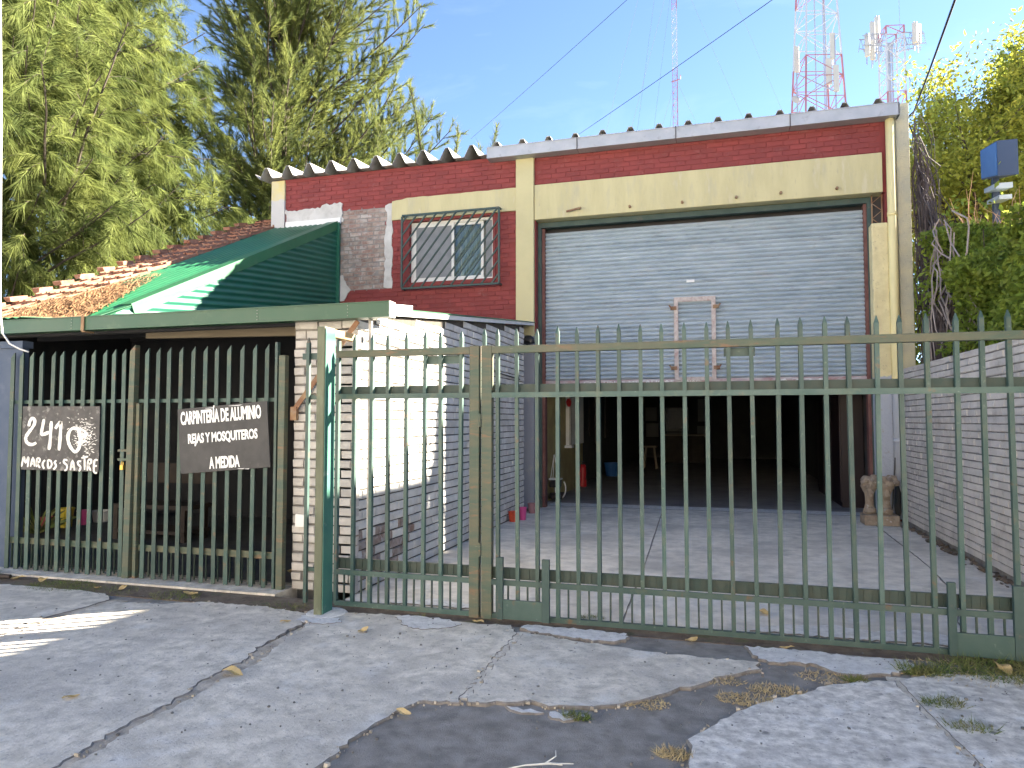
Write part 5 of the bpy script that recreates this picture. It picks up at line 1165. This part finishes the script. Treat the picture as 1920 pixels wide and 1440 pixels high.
# dry climber on the end wall and reddish bare twigs above the hedge
DC = thing('dry_climber', 'grey tangle of dead climber stems hanging beside the cream corner pilaster', 'climber', (2.95, 11.6, 0))
m = MB()
for k in range(620):
    top = 2.9 + rng.beta(1.0,2.2)*3.3; wdt = np.interp(top, [2.2,3.2,4.2,5.0,6.2], [0.9,0.75,0.34,0.10,0.05])
    x = 2.88 + abs(rng.normal(0,0.05)) + rng.uniform(0, 0.22 if top < 4.4 else 0.06); y = 11.75 - rng.uniform(0,1)*wdt*2.2; p = Vector((x, y, top)); pts = [p]
    for q in range(rng.integers(4, 9)):
        p = p + Vector((rng.normal(0.01,0.05), rng.normal(-0.03,0.09), -rng.uniform(0.10,0.42))); p.x = max(p.x, 2.87); pts.append(p.copy())
    m.tube(pts, [0.009*rng.uniform(0.4,1.4)]*(len(pts)-1) + [0.003], 3, False)
m.build('stems', M['dry_twig'], DC)
m = MB()
for k in range(16):
    p = Vector((2.86, 11.2 - rng.uniform(0,1.3), rng.uniform(3.2,4.2))); pts = [p]
    for q in range(7): p = p + Vector((rng.normal(0,0.06), rng.normal(-0.02,0.13), -rng.uniform(0.1,0.32))); p.x = max(p.x, 2.78); pts.append(p.copy())
    m.tube(pts, [0.010]*6+[0.006,0.003], 4, False)
m.build('pale_stems', M['pale_twig'], DC)
RT_ = thing('bare_shrub', 'reddish bare twigs standing up behind the green hedge', 'shrub', (5.2, 12.8, 0))
m = MB()
for k in range(260):
    p = Vector((rng.uniform(4.0,6.2), rng.uniform(12.6,14.4), rng.uniform(2.6,4.2))); d = Vector((rng.normal(0,0.35), rng.normal(0,0.35), 1)).normalized(); pts = [p]
    for q in range(6): d = (d + Vector(rng.normal(0,0.16,3))).normalized(); p = p + d*rng.uniform(0.14,0.27); pts.append(p.copy())
    m.tube(pts, [0.010,0.009,0.008,0.006,0.005,0.004,0.002], 3, False)
for k in range(14): m.tube([(rng.uniform(4.6,5.6), rng.uniform(13,14), -0.1), (rng.uniform(4.2,6.0), rng.uniform(12.8,14.2), 3.4)], [0.03,0.012], 4, False)
m.build('twigs', M['pink_twig'], RT_)
# background greenery filling the gap between wall and trees
BS = thing('shrub', 'loose olive shrub in the shade between the dead climber and the hedge', 'shrub', (5.5, 15.8, 0))
n = 36000; C = np.stack([rng.normal(6.2,1.7,n), rng.normal(16.3,0.9,n), np.abs(rng.normal(2.6,1.5,n))],1); C = C[(C[:,2] < 5.6 + 0.5*np.sin(C[:,0]*3)) & (C[:,0] > 3.3)]
C += 0.15*np.sin(C[:,[1,2,0]]*4.0)
link('foliage', mesh_fast('foliage', leaf_quads(C, rng, 0.075), 4, M['leaf_green']), BS)
m = MB()
for k in range(20): m.tube([(rng.uniform(5,7.4), 16.3, -0.1), (rng.uniform(4.2,8.2), rng.uniform(15.6,17), 3.8)], [0.04,0.01], 4, False)
m.build('stems', M['bark'], BS)
BL = thing('shrub', 'dark green shrubs under the feathery tree behind the tiled verge', 'shrub', (-15, 18, 0))
n = 50000; C = np.stack([rng.uniform(-24,-9.6,n), rng.normal(18.5,0.8,n), rng.uniform(0,1,n)**0.8*5.2],1); C[:,2] *= 0.85 + 0.15*np.sin(C[:,0]*1.7); C += 0.2*np.sin(C[:,[1,2,0]]*3.1)
link('foliage', mesh_fast('foliage', leaf_quads(C, rng, 0.10), 4, M['leaf_green']), BL)

# ---------------------------------------------------------------- houses next door and across the street (added out of frame to shade and light the front)
NH = thing('house', 'plain two storey plastered house added unseen next door to shade the driveway', 'house', (8, 8, 0))
MB().box((5.3,3.4,-0.2),(12.0,12.9,5.95)).build('wall', M['house_plaster'], NH)
MB().box((5.2,3.3,5.95),(12.1,13.0,6.06)).build('roof', M['concrete'], NH)
for z in (0.9, 3.7):
    for y in (4.2,7.0,9.8):
        w_ = MB().box((5.24,y,z),(5.3,y+1.3,z+1.3)).build('window', M['white_paint'], NH); MB().box((5.225,y+0.08,z+0.08),(5.24,y+1.22,z+1.22)).build('pane', M['black_plastic'], w_)
for i, (xa, xb, h, lab) in enumerate(((-30,-19.0,7.2,'tall white house added across the street at the left end of the row to bounce light'), (-18.9,-8.0,8.4,'three storey cream house added across the street to bounce light'), (-7.9,2.9,8.0,'three storey white house added across the street facing the gate to bounce light'), (3.0,14,7.4,'three storey white house added across the street at the right end of the row to bounce light'))):
    H_ = thing('house', lab, 'house', ((xa+xb)/2, -16, 0), 'added bounce houses across the street')
    MB().box((xa,-21,-0.2),(xb,-11.5,h)).build('wall', M['white_wall'], H_)
    MB().prism([(-21.4,h),(-11.3,h),(-16.3,h+1.6)], 'x', xa-0.3, xb+0.3).build('roof', M['tile'], H_)
    MB().box((xa+4.2,-11.5,0),(xa+5.2,-11.44,2.1)).build('door', M['dark_wood'], H_)
    for x in (xa+1.2, xa+6.8):
        w_ = MB().box((x,-11.5,1.0),(x+1.4,-11.44,2.2)).build('window', M['timber'], H_); MB().box((x+0.08,-11.44,1.08),(x+1.32,-11.43,2.12)).build('pane', M['black_plastic'], w_)
kind(MB().box((-60,-11.6,-0.4),(60,-8.5,-0.02)).build('far_pavement', M['concrete']), 'structure')

# ---------------------------------------------------------------- small things on the ground
def leafmesh(seed):
    r = random.Random(seed); m = MB(); n = 7; V = []; F = []
    for i in range(n+1):
        t = i/n; w_ = 0.5*math.sin(math.pi*(t*0.94+0.03))**0.8
        for s in (-1, 0, 1): V.append((s*w_*0.62 + r.uniform(-.03,.03), t-0.5, 0.10 + 0.22*abs(s)*w_ + 0.10*math.sin(t*5+seed) + r.uniform(-.03,.03)))
    for i in range(n): F += [(3*i,3*i+1,3*i+4,3*i+3),(3*i+1,3*i+2,3*i+5,3*i+4)]
    m.add(V, F); return m.mesh('fallen_leaf', M['fallen'])
LMs = [leafmesh(s) for s in range(4)]
lv = [((-2.77,3.65),.085,'large pale yellow fallen leaf at the edge of the long cracked joint'), ((-3.37,3.10),.055,'small yellow fallen leaf on the slab left of the long joint'),
      ((-2.44,4.64),.06,'tan fallen leaf on the slab just right of the gate post'), ((-6.39,5.24),.09,'orange curled leaf at the far left edge by the blue grey pier'),
      ((-6.07,5.24),.085,'tan fallen leaf on the green moss under the number sign'), ((-5.11,5.20),.07,'white curled leaf on the soil strip below the gate bolt'),
      ((-4.39,5.20),.075,'beige fallen leaf on the soil strip below the carpentry sign'), ((-1.56,3.41),.055,'pale fallen leaf on the left rim of the asphalt patch'),
      ((0.32,5.90),.08,'white curled leaf on the driveway behind the wide gate leaf'), ((-1.73,5.08),.06,'orange leaf lying under the hinge stiles of the gate'),
      ((-0.19,5.06),.07,'orange brown leaf on the gate track near the middle of the wide leaf'), ((0.42,5.07),.06,'small orange leaf on the gate track right of the middle'),
      ((1.62,4.97),.10,'reddish brown leaf on the grass below the right wheel cover'), ((-3.10,4.68),.05,'cream fallen leaf beside the foot of the gate post'), ((-4.0,6.1),.07,'tan leaf behind the bars at the right of the porch gate'), ((-5.35,5.16),.05,'cream leaf on the soil near the middle of the porch gate')]
for i, (p, s, lab) in enumerate(lv):
    o = link('fallen_leaf', LMs[i % 4], None, loc=(p[0], p[1], 0.004 if p[1] < 5.02 or p[1] > 5.3 else 0.0), scale=(s*1.35, s*1.6, s*1.3), rot=(random.uniform(-.15,.15), random.uniform(-.15,.15), random.uniform(0,6.28)))
    if abs(p[0]+4.0) < 0.01: o.location.z = 0.03
    tag(o, lab, 'leaf', 'fallen leaves on the pavement')
def tuft(cs, mat, name, label, seed):
    r = np.random.default_rng(seed); VV = []
    for (x, y, rad, h, n) in cs:
        a = r.uniform(0,2*np.pi,n); rr_ = rad*np.sqrt(r.uniform(0,1,n)); P = np.stack([x+rr_*np.cos(a), y+rr_*np.sin(a)*0.6, np.full(n,-0.01)],1)
        D = np.stack([r.normal(0,0.6,n), r.normal(0,0.6,n), r.uniform(0.4,1.1,n)],1); VV.append(blades(P, D, h*r.uniform(0.5,1.3,n), np.full(n,0.0028), r, 0.25))
    o = link(name, mesh_fast(name, np.concatenate(VV), 3, mat)); kind(o, 'stuff'); tag(o, label, 'grass')
tuft([(-0.71,3.64,0.075,0.05,240),(0.75,4.57,0.06,0.07,160),(1.16,4.84,0.14,0.11,420),(1.13,4.33,0.11,0.08,240),(1.17,4.03,0.11,0.07,220),(1.68,4.98,0.40,0.11,1100),(2.1,4.98,0.40,0.12,800),(-0.93,5.44,0.10,0.06,200),(-5.75,5.14,0.35,0.045,1200),(-5.2,5.14,0.3,0.03,500),(-2.21,5.12,0.04,0.05,50),(0.28,5.02,0.12,0.03,120),(-4.5,5.14,0.25,0.05,320),(-3.35,5.06,0.2,0.05,160),(-6.9,5.3,0.2,0.10,300)], M['grass'], 'grass', 'small green grass tufts growing in the pavement joints and along the gate', 3)
tuft([(0.13,4.12,0.16,0.035,420),(0.30,4.30,0.16,0.035,420),(-0.20,3.36,0.09,0.05,260),(-0.22,3.12,0.08,0.05,240),(-0.42,3.92,0.16,0.03,300),(0.62,4.60,0.2,0.03,320),(1.4,4.88,0.4,0.05,500),(0.0,4.38,0.14,0.03,200),(-0.15,4.60,0.1,0.03,100)], M['dry_grass'], 'dry_grass', 'straw coloured dry grass along the edges of the asphalt patch', 4)
m = MB(); m.tube([(-0.93,2.98,0.0),(-0.82,3.04,0.012),(-0.72,3.09,0.01),(-0.62,3.11,0.012)], [0.003,0.004,0.005,0.002], 5); m.tube([(-0.74,3.085,0.01),(-0.70,3.12,0.03),(-0.71,3.16,0.035)], [0.004,0.003,0.002], 5); m.tube([(-0.72,3.09,0.01),(-0.66,3.07,0.02)], [0.004,0.002], 4)
o = m.build('twig', M['hose']); tag(o, 'small forked pale twig lying on the asphalt', 'twig')
m = MB(); m.tube([(-7.2,5.18,0.03),(-6.75,5.16,0.035),(-6.42,5.2,0.03)], [0.03,0.028,0.02], 7); o = m.build('stick', M['dark_wood']); tag(o, 'short dark stick lying at the far left foot of the porch gate', 'stick')
# loose grit on the pavement
rg = np.random.default_rng(8); V = []; F = []
mb = MB()
for k in range(700):
    x = rg.uniform(-5.5,2.5); y = rg.uniform(2.3,5.1); s = rg.exponential(0.0022)+0.0012; s = min(s, 0.008)
    P8 = [(x+dx*s*rg.uniform(.6,1), y+dy*s*rg.uniform(.6,1), 0.003 + (s*rg.uniform(.5,1) if dz else -0.004)) for dz in (0,1) for dx, dy in ((-1,-1),(1,-1),(1,1),(-1,1))]
    mb.add(P8, [(0,3,2,1),(4,5,6,7),(0,1,5,4),(1,2,6,5),(2,3,7,6),(3,0,4,7)])
o = mb.build('grit', M['mortar_dark']); kind(o, 'stuff'); tag(o, 'scattered grit and small stones on the pavement', 'grit')

# crumbs of broken concrete along the edges of the slabs
mb = MB(); rg = np.random.default_rng(12)
for pl in (SL['D'], E1, SL['B'], SL['C']):
    n = len(pl)
    for i in range(n):
        p0 = np.array(pl[i]); p1 = np.array(pl[(i+1) % n]); L = np.linalg.norm(p1-p0)
        if min(p0[1], p1[1]) < 2.2: p0 = p0*1.0
        for k in range(int(min(L, 2.0)*34)):
            q = p0 + (p1-p0)*rg.uniform() + rg.normal(0, 0.022, 2)
            if q[1] < 2.2 or q[1] > 5.05: continue
            s = min(rg.exponential(0.0035)+0.0015, 0.013); h = rg.uniform(-0.014, 0.0)
            mb.add([(q[0]+dx*s*rg.uniform(.5,1), q[1]+dy*s*rg.uniform(.5,1), h + (s*rg.uniform(.6,1.2) if dz else -0.004)) for dz in (0,1) for dx, dy in ((-1,-1),(1,-1),(1,1),(-1,1))], [(0,3,2,1),(4,5,6,7),(0,1,5,4),(1,2,6,5),(2,3,7,6),(3,0,4,7)])
o = mb.build('rubble', M['joint_fill']); kind(o, 'stuff'); tag(o, 'crumbs of broken concrete along the ragged edges of the pavement slabs', 'rubble')
